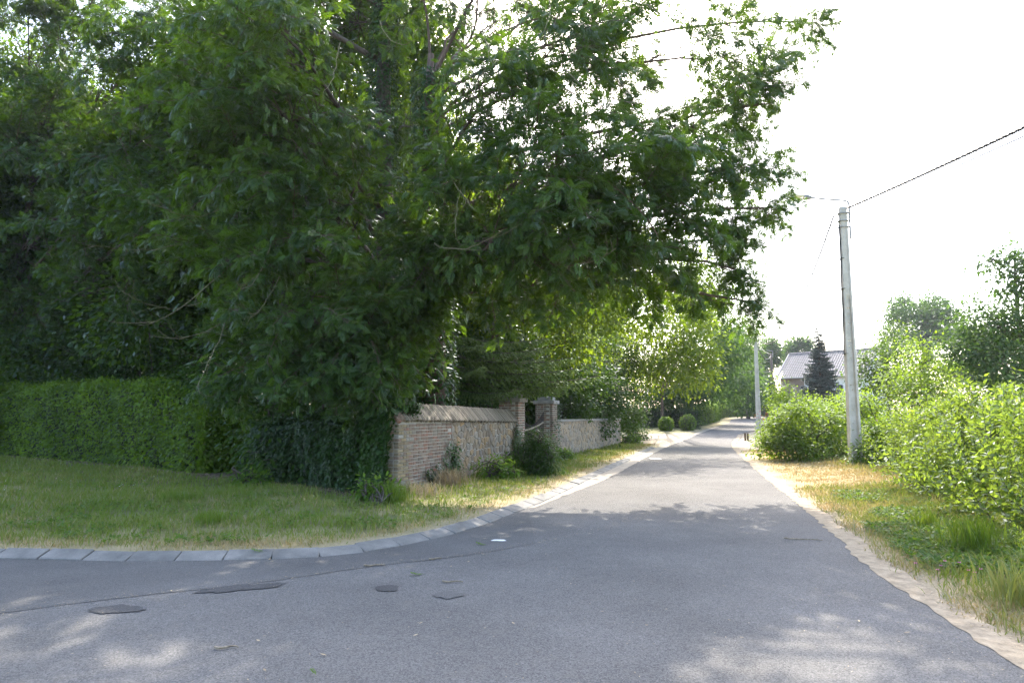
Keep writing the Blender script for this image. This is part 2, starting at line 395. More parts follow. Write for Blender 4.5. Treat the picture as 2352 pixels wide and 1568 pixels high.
def grid_at(A, p):
    p = np.atleast_2d(p); i = np.clip(np.searchsorted(gx, p[:, 0]), 1, nx - 1); j = np.clip(np.searchsorted(gy, p[:, 1]), 1, ny - 1)
    Z = A.reshape(ny, nx); tx = (p[:, 0] - gx[i - 1]) / (gx[i] - gx[i - 1]); ty = (p[:, 1] - gy[j - 1]) / (gy[j] - gy[j - 1])
    return (Z[j - 1, i - 1] * (1 - tx) + Z[j - 1, i] * tx) * (1 - ty) + (Z[j, i - 1] * (1 - tx) + Z[j, i] * tx) * ty
SD_L, SD_R = np.where(ins, -dL, dL), np.where(ins, -dR, dR)
def sheet(name, poly, z, m, parent=None, ys=()):
    vs = [Vector((float(a), float(b))) for a, b in poly]; nb = len(vs)
    lo, hi = np.min(poly, 0), np.max(poly, 0)
    ex = [(x, y) for y in ys for x in np.arange(lo[0], hi[0], 2.0) if lo[1] < y < hi[1]]
    if ex:
        ex = np.array(ex); ex = ex[inside(ex, np.asarray(poly, float))]
        vs += [Vector((float(a), float(b))) for a, b in ex]
    r = geometry.delaunay_2d_cdt(vs, [], [list(range(nb))], 1, 1e-5)
    me = bpy.data.meshes.new(name)
    me.from_pydata([(v.x, v.y, float(H(v.x, v.y)) + z) for v in r[0]], [], [tuple(f) for f in r[2]]); me.update()
    if len(me.polygons) and me.polygons[0].normal.z < 0: me.flip_normals()
    return child(name, me, parent, m) if parent is not None else link(name, me, None, m)
road = tag(sheet('road', ROADPOLY, 0, M['asphalt'], ys=np.arange(38, 118, 2.5)), kind='structure')
# the smoother strip of asphalt along the kerb
seam = [G(*q)[:2] for q in [(-1200, 1490), (-600, 1462), (-200, 1425), (0, 1408), (150, 1388), (300, 1370), (470, 1352), (640, 1332), (860, 1300), (1020, 1282), (1150, 1262), (1330, 1228), (1500, 1180)]]
seam = catmull(seam, .15); seam = seam + .02 * np.stack([noise(seam, 9), noise(seam, 9, 1)], 1)
kerbside = [q for q in resample(LEc, .3) if seam[0][0] < q[0] < .35 and q[1] < 12]
kerbside = [np.array(q) + np.array([0, -.015]) for q in kerbside]
sheet('asphalt_strip', np.array(list(seam[seam[:, 0] < .3]) + kerbside[::-1]), .004, M['asphalt_fine'], road)
def blob(px, py, wx, wy, ang=0, n=40, seed=0, jag=.3):
    c = G(px, py)[:2]; a = G(px - wx / 2, py); b = G(px + wx / 2, py); rx = abs(b[0] - a[0]) / 2
    ry = abs(G(px, py - wy / 2)[1] - G(px, py + wy / 2)[1]) / 2
    t = np.arange(n) * 2 * math.pi / n; r = 1 + jag * noise(np.stack([np.cos(t), np.sin(t), t * 0 + seed], 1), 2.2, seed % 4) + .07 * np.sin(t * 9 + seed) * np.sin(t * 5 + 2 * seed) + .05 * np.cos(t * 17 + seed)
    x, y = rx * r * np.cos(t), ry * r * np.sin(t)
    return np.stack([c[0] + x, c[1] + y + ang * x], 1)
for q in [(270, 1400, 112, 20, .0, 1), (547, 1351, 165, 17, .35, 2), (888, 1352, 62, 14, .05, 3)]:
    sheet('asphalt_patch', blob(q[0], q[1], q[2], q[3], q[4], 72, q[5]), .008, M['patch'], road)
sheet('asphalt_patch', blob(1030, 1366, 72, 17, 0, 72, 6), .008, M['asphalt_fine'], road)
for q in [(1145, 1242, 40, 4, 0, 8), (1505, 1053, 24, 2.2, 0, 4)]:
    sheet('paint_mark', blob(*q[:5], 18, q[5], .3), .010, M['white'], road)

# kerb of sloped concrete stones
kl = resample(LEc, .02); kl = kl[(kl[:, 0] > -11) & (kl[:, 1] < 33)]
kd = np.r_[0, np.cumsum(np.linalg.norm(np.diff(kl, axis=0), axis=1))]
kerb = tag(bpy.data.objects.new('kerb', None), kind='structure'); C.objects.link(kerb)
s0 = 0.0; ki = 0
while s0 < kd[-1] - .6:
    Lk = .52 if s0 < 14 else .5 + .2 * random.random(); m0 = s0 + Lk / 2
    c = np.array([np.interp(m0, kd, kl[:, i]) for i in (0, 1)])
    e0 = np.array([np.interp(s0 + .02, kd, kl[:, i]) for i in (0, 1)]); e1 = np.array([np.interp(s0 + Lk - .02, kd, kl[:, i]) for i in (0, 1)])
    t = nrm(e1 - e0); nb_ = np.array([-t[1], t[0]]); hl = np.linalg.norm(e1 - e0) / 2 + .012
    far_ = s0 > 15; w = .23; hi = .075 if not far_ else .06; lo = .018
    prof = [(-.01, -.10), (-.01, lo - .012), (.008, lo), (w - .03, hi), (w - .012, hi - .012), (w, -.10)]
    jz = random.uniform(-.009, .007); jr = random.uniform(-.03, .03)
    vs = []; b = .008
    for sx in (-hl, -hl + b, hl - b, hl):
        ins_ = .006 if abs(sx) == hl else 0
        for (a, z) in prof:
            a2 = a + (ins_ if a < .01 else (-ins_ if a > w - .02 else 0)); z2 = z - (ins_ if z > 0 else 0)
            p = c + t * (sx) + nb_ * (a2 + jr * sx); vs.append((p[0], p[1], float(H(*p)) + z2 + jz))
    n6 = 6; fs = [(i * n6 + j, i * n6 + j + 1, (i + 1) * n6 + j + 1, (i + 1) * n6 + j) for i in range(3) for j in range(n6 - 1)]
    fs += [tuple(range(n6))[::-1], tuple(3 * n6 + j for j in range(n6))]
    mb = MB(); mb.add(vs, fs); mb.build('kerb_stone', M['kerbstone'], kerb); s0 += Lk
# pale gutter beside the receding kerb and along the right edge
def strip(name, pl, w0, w1, m, z):
    t = nrm(np.gradient(pl, axis=0)); nn = np.stack([t[:, 1], -t[:, 0]], 1)
    wv = .02 * noise(pl, 6); a, b = pl + nn * (w0 + wv)[:, None], pl + nn * (w1 + 1.5 * wv[::-1])[:, None]
    za, zb = H(a[:, 0], a[:, 1]) + z, H(b[:, 0], b[:, 1]) + z
    vs = list(np.c_[a, za]) + list(np.c_[b, zb]); n = len(pl)
    mb = MB(); mb.add(vs, [(i, n + i, n + i + 1, i + 1) for i in range(n - 1)]); return mb.build(name, m, None)
gl = resample(LEc, .3); gl = gl[(gl[:, 0] > .2) & (gl[:, 1] < 62) & (gl[:, 1] > 9.5)]
k_ = np.linspace(0, 1, len(gl))
tag(strip('gutter_strip', gl, .02 + 0 * k_, .10 + .30 * smooth(0, .12, k_) , M['gutter'], .0045), kind='structure')
gr = resample(REc, .07); gr = gr[(gr[:, 1] > 2) & (gr[:, 1] < 50)]
wi = -.10 + .025 * noise(gr, 1.6) + .022 * noise(gr, 7.0, 1) + .028 * noise(gr, 19.0, 2)
tag(strip('dirt_edge', gr, wi, .17 + .05 * noise(gr, 5, 3), M['dirt_edge'], .0045), kind='structure')

# ------------------------------------------------------------------ brick and stone wall
ANG = math.atan2(WU[1], WU[0])
def brick_mesh(seed, m):
    r = random.Random(seed); vs = []
    j = lambda a: a + r.uniform(-.03, .03)
    for y, k in ((.5, .5), (-.36, .5), (-.5, .44)):
        for x, z in ((-1, -1), (1, -1), (1, 1), (-1, 1)): vs.append((j(x * k), y + r.uniform(-.02, .02), j(z * k * (1 if k == .5 else .93))))
    fs = [(0, 4, 5, 1), (1, 5, 6, 2), (2, 6, 7, 3), (3, 7, 4, 0), (4, 8, 9, 5), (5, 9, 10, 6), (6, 10, 11, 7), (7, 11, 8, 4), (8, 11, 10, 9), (0, 1, 2, 3)]
    me = bpy.data.meshes.new('brick'); me.from_pydata(vs, [], fs); me.update(); me.materials.append(m); return me
RED = [brick_mesh(i, M['brick']) for i in range(4)]; YEL = [brick_mesh(i + 9, M['ybrick']) for i in range(4)]
TIL = [brick_mesh(i + 30, M['tile']) for i in range(4)]
def piece(name, me, parent, c, rot, sc):
    o = bpy.data.objects.new(name, me); C.objects.link(o); o.parent = parent
    o.location = Vector(c) - Vector(parent.location); o.rotation_euler = rot; o.scale = sc; return o
U_BR, U_END = wall_u(1032), wall_u(1185)
gw = float(GZ(WC[:2])[0]) - .05
wall = empty('brick_stone_wall', (WC[0], WC[1], gw), 'weathered brick and rubble garden wall with slanted tile coping at the corner', 'wall')
def topz(u): return 1.47 - .10 * u / U_END
TH = .42
def core(name, u0, u1, z0, z1, th, parent, m=M['mortar'], n0=0.0):
    vs = []
    for u, zt in ((u0, z0), (u1, z1)):
        for n in (-.014 + n0, -th + .014):
            for z in (gw - .25, zt): vs.append(wall_pt(u, n, z))
    mb = MB(); mb.add(vs, [(0, 1, 5, 4), (2, 6, 7, 3), (0, 2, 3, 1), (4, 5, 7, 6), (1, 3, 7, 5), (0, 4, 6, 2)])
    return mb.build(name, m, parent)
core('mortar', .014, U_END, topz(0) - .005, topz(U_END) - .005, TH, wall)
CO = .069; ncourse = int((1.47 - gw) / CO)
def tooth(z): return U_BR - .9 * (1 - smooth(gw + .1, gw + 1.0, z)) 
for k in range(ncourse):
    z = gw + CO * (k + .5)
    u = 0.0; lim = float(tooth(z)) + random.uniform(-.12, .1); first = .105 if k % 2 else .215
    while u < lim:
        Lb = first if u == 0 else (.215 if random.random() < .55 else .105); 
        quoin = u < .42 + (.1 if k % 2 else 0)
        if z + CO * .5 > topz(u) + .01: break
        pr = .012 if quoin else random.uniform(-.006, .006)
        piece('brick', random.choice(YEL if quoin and random.random() < .75 else RED), wall, wall_pt(u + Lb / 2, -.05 + pr, z),
              (random.uniform(-.012, .012), random.uniform(-.012, .012), ANG + random.uniform(-.012, .012)), (Lb - .007, .1, CO - .011))
        u += Lb + .006
    n = 0 if k % 2 else -.0
    n = -.10 if not k % 2 else -.10; i = 0
    while n > -TH + .02:                    # the narrow end face
        Lb = min(.215 if (i + k) % 2 else .105, n + TH)
        if Lb > .04: piece('brick', random.choice(YEL if random.random() < .8 else RED), wall, wall_pt(.045, n - Lb / 2, z),
              (random.uniform(-.012, .012), random.uniform(-.012, .012), ANG - math.pi / 2), (Lb - .007, .1, CO - .011))
        n -= Lb + .006; i += 1

def clip(poly, a, b, c):                    # keep a x + b y <= c
    out = []
    for i in range(len(poly)):
        p, q = poly[i], poly[(i + 1) % len(poly)]; dp, dq = a * p[0] + b * p[1] - c, a * q[0] + b * q[1] - c
        if dp <= 0: out.append(p)
        if dp * dq < 0: t = dp / (dp - dq); out.append((p[0] + t * (q[0] - p[0]), p[1] + t * (q[1] - p[1])))
    return out
def stones(u0, u1, ztop, zlo, size, left=None):
    pts = []; r = 0; z = zlo + size * .35
    while z < ztop(u0) + .1:
        u = u0 + (size * .5 if r % 2 else 0)
        while u < u1 + .15: pts.append((u + random.uniform(-.36, .36) * size, z + random.uniform(-.33, .33) * size)); u += size * random.uniform(.85, 1.35)
        z += size * .82; r += 1
    res = []
    for i, p in enumerate(pts):
        poly = [(p[0] - .3, p[1] - .25), (p[0] + .3, p[1] - .25), (p[0] + .3, p[1] + .25), (p[0] - .3, p[1] + .25)]
        for j, q in enumerate(pts):
            if i != j and abs(p[0] - q[0]) < .65 and abs(p[1] - q[1]) < .55:
                a, b = q[0] - p[0], q[1] - p[1]; d = math.hypot(a, b); a /= d; b /= d
                poly = clip(poly, a, b, (p[0] + q[0]) / 2 * a + (p[1] + q[1]) / 2 * b - .007)
                if len(poly) < 3: break
        if len(poly) < 3: continue
        poly = clip(poly, 0, 1, ztop(p[0]) - .01)
        if len(poly) > 2: poly = clip(poly, 1, 0, u1)
        if len(poly) > 2: poly = clip(poly, -1, 0, -(left(p[1]) if left else u0))
        if len(poly) < 3: continue
        c = np.mean(poly, 0); ar = np.ptp(np.array(poly), axis=0)
        if min(ar) < .045: continue
        res.append((c, [tuple(x) for x in poly]))
    return res
def stone_geo(c, poly, n_front, depth=.10):
    k = len(poly); vs = []
    for f, n in ((1.0, n_front - depth), (1.0, n_front - .022), (.80, n_front)):
        for (u, z) in poly:
            vs.append(wall_pt(c[0] + (u - c[0]) * f, n + random.uniform(-.005, .005), c[1] + (z - c[1]) * f))
    fs = [(i, (i + 1) % k, k + (i + 1) % k, k + i) for i in range(k)] + [(k + i, k + (i + 1) % k, 2 * k + (i + 1) % k, 2 * k + i) for i in range(k)]
    fs.append(tuple(2 * k + i for i in range(k))); return vs, fs
for c, poly in stones(U_BR - 1.1, U_END, topz, gw - .05, .185, left=lambda z: float(tooth(z)) + .14):
    mb = MB(); vs, fs = stone_geo(c, poly, random.uniform(.0, .022)); mb.add(vs, fs)
    mb.build('stone', M['stone'], wall)
# coping of tiles on edge, leaning along the wall
COH = .34
mb = MB()
vs = []
for u in (.03, U_END):
    k = topz(u); vs += [wall_pt(u, .03, k), wall_pt(u, -TH / 2, k + COH - .035), wall_pt(u, -TH - .03, k)]
mb.add(vs, [(0, 1, 4, 3), (1, 2, 5, 4), (0, 2, 1), (3, 4, 5)]); mb.build('coping_core', M['mortar'], wall)
slope = math.atan2(COH, TH / 2 + .05); sl = math.hypot(COH, TH / 2 + .05)
u = .03; i = 0
while u < U_END - .02:
    wti = .05 + random.uniform(-.006, .006)
    c = wall_pt(u, -TH / 4 + .035, topz(u) + COH / 2 + .008 + random.uniform(-.005, .008))
    o = piece('coping_tile', RED[i % 4] if u < .10 else TIL[i % 4], wall, c, (0, 0, 0), (wti * .93, .07, sl + random.uniform(-.015, .03)))
    from mathutils import Matrix
    o.rotation_euler = (Matrix.Rotation(ANG, 3, 'Z') @ Matrix.Rotation(-(math.pi / 2 - slope), 3, 'X') @ Matrix.Rotation(-.22 + random.uniform(-.03, .03), 3, 'Y')).to_euler()
    u += wti * 1.03; i += 1
for i in range(7):                          # the red verge bricks of the gable end
    for sgn in (1, -1):
        t = (i + .5) / 7; c = wall_pt(.0, -TH / 2 + sgn * (TH / 2 + .03) * (1 - t), topz(0) + COH * t - .035)
        if sgn == 1 or i < 6:
            o = piece('brick', random.choice(RED), wall, c, (0, 0, 0), (sl / 7 - .006, .1, .07))
            o.rotation_euler = (Matrix.Rotation(ANG - math.pi / 2, 3, 'Z') @ Matrix.Rotation(-sgn * -slope, 3, 'Y')).to_euler()

# gate pillars
def pillar(u0, size, ztop, label):
    g0 = float(GZ(wall_pt(u0, .1, 0)[:2])[0]) - .05
    base = wall_pt(u0 + size / 2, .08 - size / 2, g0); e = empty('gate_pillar', base, label, 'pillar', 'brick pillars of the garden gate')
    Xw, Nw = np.array([*WU, 0]), np.array([*WN, 0]); Zw = np.array([0, 0, 1])
    mb = MB(); mb.box(base + Zw * (ztop - g0 - .2) / 2, Xw, Nw, Zw, size / 2 - .01, size / 2 - .01, (ztop - g0 - .2) / 2 + .08); mb.build('mortar', M['mortar'], e)
    k = 0; z = g0 + .035
    while z < ztop - .27:
        for side in range(3):               # lane face, near face, far face
            d = 0; j = 0
            while d < size - .03:
                Lb = min(.215 if (j + k + side) % 2 else .105, size - d)
                if side == 0: c = wall_pt(u0 + d + Lb / 2, .03, z); rz = ANG
                elif side == 1: c = wall_pt(u0 + .05, .08 - d - Lb / 2, z); rz = ANG - math.pi / 2
                else: c = wall_pt(u0 + size - .05, .08 - d - Lb / 2, z); rz = ANG + math.pi / 2
                if not (side > 0 and d == 0): piece('brick', random.choice(RED), e, c, (0, 0, rz), (Lb - .009, .1, .058))
                d += Lb + .004; j += 1
        z += .072; k += 1
    for (w, z0, z1, nm) in ((size / 2 + .06, ztop - .25, ztop - .12, 'cap_slab'), (size / 2 - .06, ztop - .12, ztop, 'cap_block')):
        mb = MB(); cc = base + Zw * ((z0 + z1) / 2 - g0); h = (z1 - z0) / 2; b = .015
        vs = [cc + Xw * a * ww + Nw * c2 * ww + Zw * zz for zz, ww in ((-h, w - b), (-h + b, w), (h - b, w), (h, w - b)) for a, c2 in ((-1, -1), (1, -1), (1, 1), (-1, 1))]
        fs = [(q * 4 + i, q * 4 + (i + 1) % 4, q * 4 + 4 + (i + 1) % 4, q * 4 + 4 + i) for q in range(3) for i in range(4)] + [(3, 2, 1, 0), (12, 13, 14, 15)]
        mb.add(vs, fs); mb.build(nm, M['cap'], e)
    return e
UP1, UP2 = U_END + .0, wall_u(1264)
PS = .62
pillar(UP1, PS, 2.20, 'ivy-draped red brick gate pillar at the end of the tile-coped wall')
pillar(UP2, PS, 2.19, 'red brick gate pillar joining the low flat-topped wall')
# wrought iron gate, two leaves with swooping rails
ga, gb = UP1 + PS + .03, UP2 - .03
gz0 = float(GZ(wall_pt(ga, -.2, 0)[:2])[0])
gate = empty('iron_gate', wall_pt((ga + gb) / 2, -.22, gz0), 'dark wrought iron gate with spear-topped bars between brick pillars', 'gate')
nb_ = 26
def swoop(t): return .95 + .45 * (abs(t - .5) * 2) ** 1.7
for i in range(nb_):
    t = (i + .5) / nb_; u = ga + (gb - ga) * t; h = swoop(t) + .17
    mb = MB(); a = wall_pt(u, -.22, gz0 + .08); b = wall_pt(u, -.22, gz0 + h)
    mb.tube([a, b, b + [0, 0, .02], b + [0, 0, .09]], [.011, .011, .022, .001], 5); mb.build('bar', M['iron'], gate)
for zf in (lambda t: .14, lambda t: .55, swoop):
    mb = MB(); mb.tube([wall_pt(ga + (gb - ga) * t, -.22, gz0 + zf(t)) for t in np.linspace(0, 1, 17)], .02, 6); mb.build('rail', M['iron'], gate)
mb = MB(); mb.tube([wall_pt(ga + (gb - ga) * t, -.16, gz0 + 1.02 + .30 * t * t) for t in np.linspace(0.0, .9, 9)], .028, 6)
mb.build('curved_rail', M['twine'], gate)

# low wall beyond the gate
U2, U3 = UP2 + PS, wall_u(1424)
wall2 = empty('low_stone_wall', wall_pt(U2, 0, gw), 'low rubble stone wall with flat top beyond the gate', 'wall')
tz2 = lambda u: 1.34 - .03 * (u - U2) / (U3 - U2)
vs = []
for u in (U2, U3):
    for n in (-.014, -.36):
        for z in (gw - .3, tz2(u)): vs.append(wall_pt(u, n, z))
mb = MB(); mb.add(vs, [(0, 1, 5, 4), (2, 6, 7, 3), (0, 2, 3, 1), (4, 5, 7, 6), (1, 3, 7, 5), (0, 4, 6, 2)]); mb.build('mortar', M['mortar'], wall2)
mb = MB(); tn = []
for c, poly in stones(U2, U3, tz2, gw - .05, .19):
    vs, fs = stone_geo(c, poly, random.uniform(.0, .03)); mb.add(vs, fs); tn += [random.random()] * len(fs)
o = mb.build('rubble_face', M['rubble'], wall2); tag(o, kind='stuff')
at = o.data.attributes.new('tint', 'FLOAT', 'FACE'); at.data.foreach_set('value', np.array(tn, np.float32))
u = U2
while u < U3 - .1:                          # flat coping slabs
    Lb = min(random.uniform(.7, 1.0), U3 - u); c = wall_pt(u + Lb / 2, -.17, tz2(u) + .035)
    mb = MB(); mb.box(c, [*WU, 0], [*WN, 0], [0, 0, 1], Lb / 2 - .005, .23, .035); mb.build('coping_slab', M['cap'], wall2); u += Lb
# the wall turning the corner, hidden under ivy
d_iv = IVB - IVA; L_iv = np.linalg.norm(d_iv); T_iv = d_iv / L_iv; N_iv = np.array([T_iv[1], -T_iv[0]])
if N_iv @ (-IVA) < 0: N_iv = -N_iv
wall3 = empty('ivy_grown_wall', (*((IVA + IVB) / 2), gw), 'crumbling rendered wall under dark ivy left of the brick corner', 'wall')
mb = MB(); cc = (IVA + IVB) / 2 - N_iv * .3
mb.box((*cc, gw + .50), [*T_iv, 0], [*N_iv, 0], [0, 0, 1], L_iv / 2, .14, .62); mb.build('wall_face', M['cap'], wall3)

# ------------------------------------------------------------------ foliage
def diamond(w=.3, fold=.05, droop=.1, mid=.45):
    return np.array([[(0, 0, 0), (w, mid, -fold - droop * mid ** 2), (0, 1, -droop), (-w, mid, -fold - droop * mid ** 2)]], float)
def ash_leaf():
    q = []
    def leaflet(y0, ang, ln, w):
        c, s = math.cos(ang), math.sin(ang)
        for_ = []
        for (x, y) in ((0, 0), (w, .42 * ln), (0, ln), (-w, .42 * ln)):
            X, Y = x * c + y * s, -x * s + y * c + y0
            for_.append((X, Y, -.28 * Y * Y - .05 * abs(X) - .6 * X * X))
        q.append(for_)
    for y in (.22, .42, .62, .82):
        for s in (1, -1): leaflet(y, s * R(58 - 14 * y), .42 - .06 * abs(y - .5), .088)
    leaflet(.92, 0, .44, .092); return np.array(q, float)
LEAF = {'ash': ash_leaf(), 'broad': diamond(.30, .06, .15), 'long': diamond(.17, .05, .35, .35), 'round': diamond(.42, .05, .1, .5), 'needle': diamond(.10, 0, .05)}
def place(tpl, p, d, up, size):
    """tpl (K,4,3); d is the way the leaf points, up its upper side"""
    d = nrm(d); x = nrm(np.cross(d, up)); z = np.cross(x, d)
    t = tpl.reshape(-1, 3); s = np.asarray(size)[:, None, None]
    v = p[:, None] + s * (t[None, :, 0:1] * x[:, None] + t[None, :, 1:2] * d[:, None] + t[None, :, 2:3] * z[:, None])
    return v.reshape(-1, 4, 3)
def rand_dir(n, r): return nrm(r.normal(size=(n, 3)))
def clump_leaves(cen, ctint, n_per, rad, size, kind, r, droop=.5, out=None):
    """leaves round each clump centre; kind names the leaf template"""
    n = len(cen) * n_per; c = np.repeat(cen, n_per, 0); off = r.normal(size=(n, 3)) * rad * np.array([1, 1, .75])
    d = nrm(off) * .8 + rand_dir(n, r) * .6 + np.array([0, 0, -droop])
    if out is not None: d = d + np.repeat(out, n_per, 0) * .5
    up = np.array([0, 0, 1.]) + rand_dir(n, r) * .55
    sz = size * r.uniform(.65, 1.25, n); tpl = LEAF[kind]
    q = place(tpl, c + off, d, up, sz)
    t = np.clip(np.repeat(ctint, n_per) * .6 + r.uniform(0, .5, n), 0, 1)
    return q, np.repeat(t, len(tpl))
def lobe_clumps(lobes, r, hollow=.45):
    cs, os_, li = [], [], []
    for i, (c, rad, n) in enumerate(lobes):
        d = rand_dir(n, r); k = (hollow ** 3 + (1 - hollow ** 3) * r.uniform(0, 1, n)) ** (1 / 3)
        bumpy = 1 + .22 * noise(d * 2.2 + np.array(c), 1.1, i % 4)
        cs.append(np.array(c) + d * (k * bumpy)[:, None] * np.array(rad)); os_.append(d); li.append(np.full(n, i))
    return np.concatenate(cs), np.concatenate(os_), np.concatenate(li)
def twig_quads(pl, rad):
    pl = np.array(pl, float); t = nrm(np.gradient(pl, axis=0)); a = nrm(np.cross(t, np.array([.2, .3, .93]))); b = np.cross(t, a); n = len(pl)
    rad = np.linspace(rad, rad * .4, n)[:, None]; ring = [pl + rad * (a * math.cos(x) + b * math.sin(x)) for x in (0, 2.094, 4.189)]
    return np.concatenate([np.stack([ring[k][:-1], ring[(k + 1) % 3][:-1], ring[(k + 1) % 3][1:], ring[k][1:]], 1) for k in range(3)])
def bough_mesh(name, leaves, twigs, tint, lm, bm):
    q = np.concatenate([leaves, twigs]); me = quads_mesh(name, q, np.concatenate([tint, np.zeros(len(twigs))]))
    me.materials.append(lm); me.materials.append(bm)
    me.polygons.foreach_set('material_index', np.r_[np.zeros(len(leaves), np.int32), np.ones(len(twigs), np.int32)]); return me
def ash_bough(seed):
    r = np.random.default_rng(seed); L = 1.6; main = bez((0, 0, 0), (r.normal() * .12, .8, .16), (r.normal() * .2, L, -.16), 9)
    tw = [twig_quads(main, .013)]; lp, ld, lu, ls = [], [], [], []
    def leaf(p, d, k):
        for _ in range(k):
            v = nrm(np.array(d) + r.normal(size=3) * .6 + np.array([0, 0, -.25])); lp.append(p); ld.append(v); lu.append(np.array([0, 0, 1.]) + r.normal(size=3) * .45); ls.append(r.uniform(.13, .22))
    for i, t in enumerate(np.linspace(.12, .97, 19)):
        p = np.array([np.interp(t, np.linspace(0, 1, 9), main[:, k]) for k in range(3)]); sg = 1 if i % 2 else -1
        if r.uniform() < .8:
            l2 = r.uniform(.25, .72) * (1.05 - .5 * t); d = nrm(np.array([sg * .85, .55, r.normal() * .45]))
            e = p + d * l2 + np.array([0, 0, -.06]); pl = bez(p, (p + e) / 2 + np.array([0, 0, .05]), e, 6); tw.append(twig_quads(pl, .006))
            leaf(e, d, 4)
            for f in (1, 2, 3, 4): leaf(pl[f] + r.normal(size=3) * .02, d + np.array([0, 0, .3]), 2 if l2 > .35 else 1)
        else: leaf(p, (sg, .4, .1), 3)
    leaf(main[-1], (0, 1, -.1), 6)
    n = len(lp); q = place(LEAF['ash'], np.array(lp), np.array(ld), np.array(lu), np.array(ls)); t = np.clip(np.repeat(r.uniform(.1, .9, n), 9) + r.normal(size=n * 9) * .08, 0, 1)
    return bough_mesh('leafy_bough', q, np.concatenate(tw), t, M['ash'], M['brown_bark'])
from mathutils import Matrix
ASHB = [ash_bough(800 + i) for i in range(6)]
def put(me, e, p, D, up, sc, name):
    D = nrm(np.array(D, float)); X = nrm(np.cross(D, up)); Z = np.cross(X, D); b = np.array(e.location); q = np.array(p) - b
    o = bpy.data.objects.new(name, me); C.objects.link(o); o.parent = e
    o.matrix_basis = Matrix([[X[i] * sc, D[i] * sc, Z[i] * sc, q[i]] for i in range(3)] + [[0, 0, 0, 1]]); return o
# gaps cut into the ash crowns along sun rays, letting flecks reach the lane
SUNV = np.array([math.sin(SUN_AZ) * math.cos(SUN_EL), math.cos(SUN_AZ) * math.cos(SUN_EL), math.sin(SUN_EL)])
GAPS = np.array([G(*q) for q in [(1800, 1430), (1950, 1490), (1300, 1370), (1680, 1475), (2060, 1370), (1180, 1465), (1700, 1235), (850, 1312), (330, 1520), (210, 1480), (2240, 1535), (1880, 1330)]])
def in_gap(p, rad):
    w = np.atleast_2d(p)[:, None] - GAPS[None]; t = w @ SUNV; return (np.linalg.norm(w - t[..., None] * SUNV, axis=2) < rad).any(1)
def boughs(e, lobes, factor, r, meshes, base, scale=(.85, 1.25), droop=.12, name='leafy_bough'):
    for i, (c, rad, n) in enumerate(lobes):
        c = np.array(c); nb = max(2, int(round(n * factor * (2.2 if max(rad) < .56 else (1.35 if max(rad) < .85 else 1))))); d = rand_dir(nb, r); k = r.uniform(.25, 1, nb) ** .5
        o = c - np.array(base); o[2] = 0; o = nrm(o)
        for j in range(nb):
            D = nrm(d[j] * .75 + o * .45 + r.normal(size=3) * .35 + np.array([0, 0, -droop])); sc = r.uniform(*scale) * (.55 if max(rad) < .56 else (.78 if max(rad) < .85 else 1))
            p = c + d[j] * k[j] * np.array(rad) - D * .6 * sc
            if in_gap(p + D * .6 * sc, .30)[0] or in_gap(p + D * 1.1 * sc, .22)[0]: continue
            put(meshes[r.integers(len(meshes))], e, p, D, np.array([0, 0, 1.]) + r.normal(size=3) * .25, sc, name)
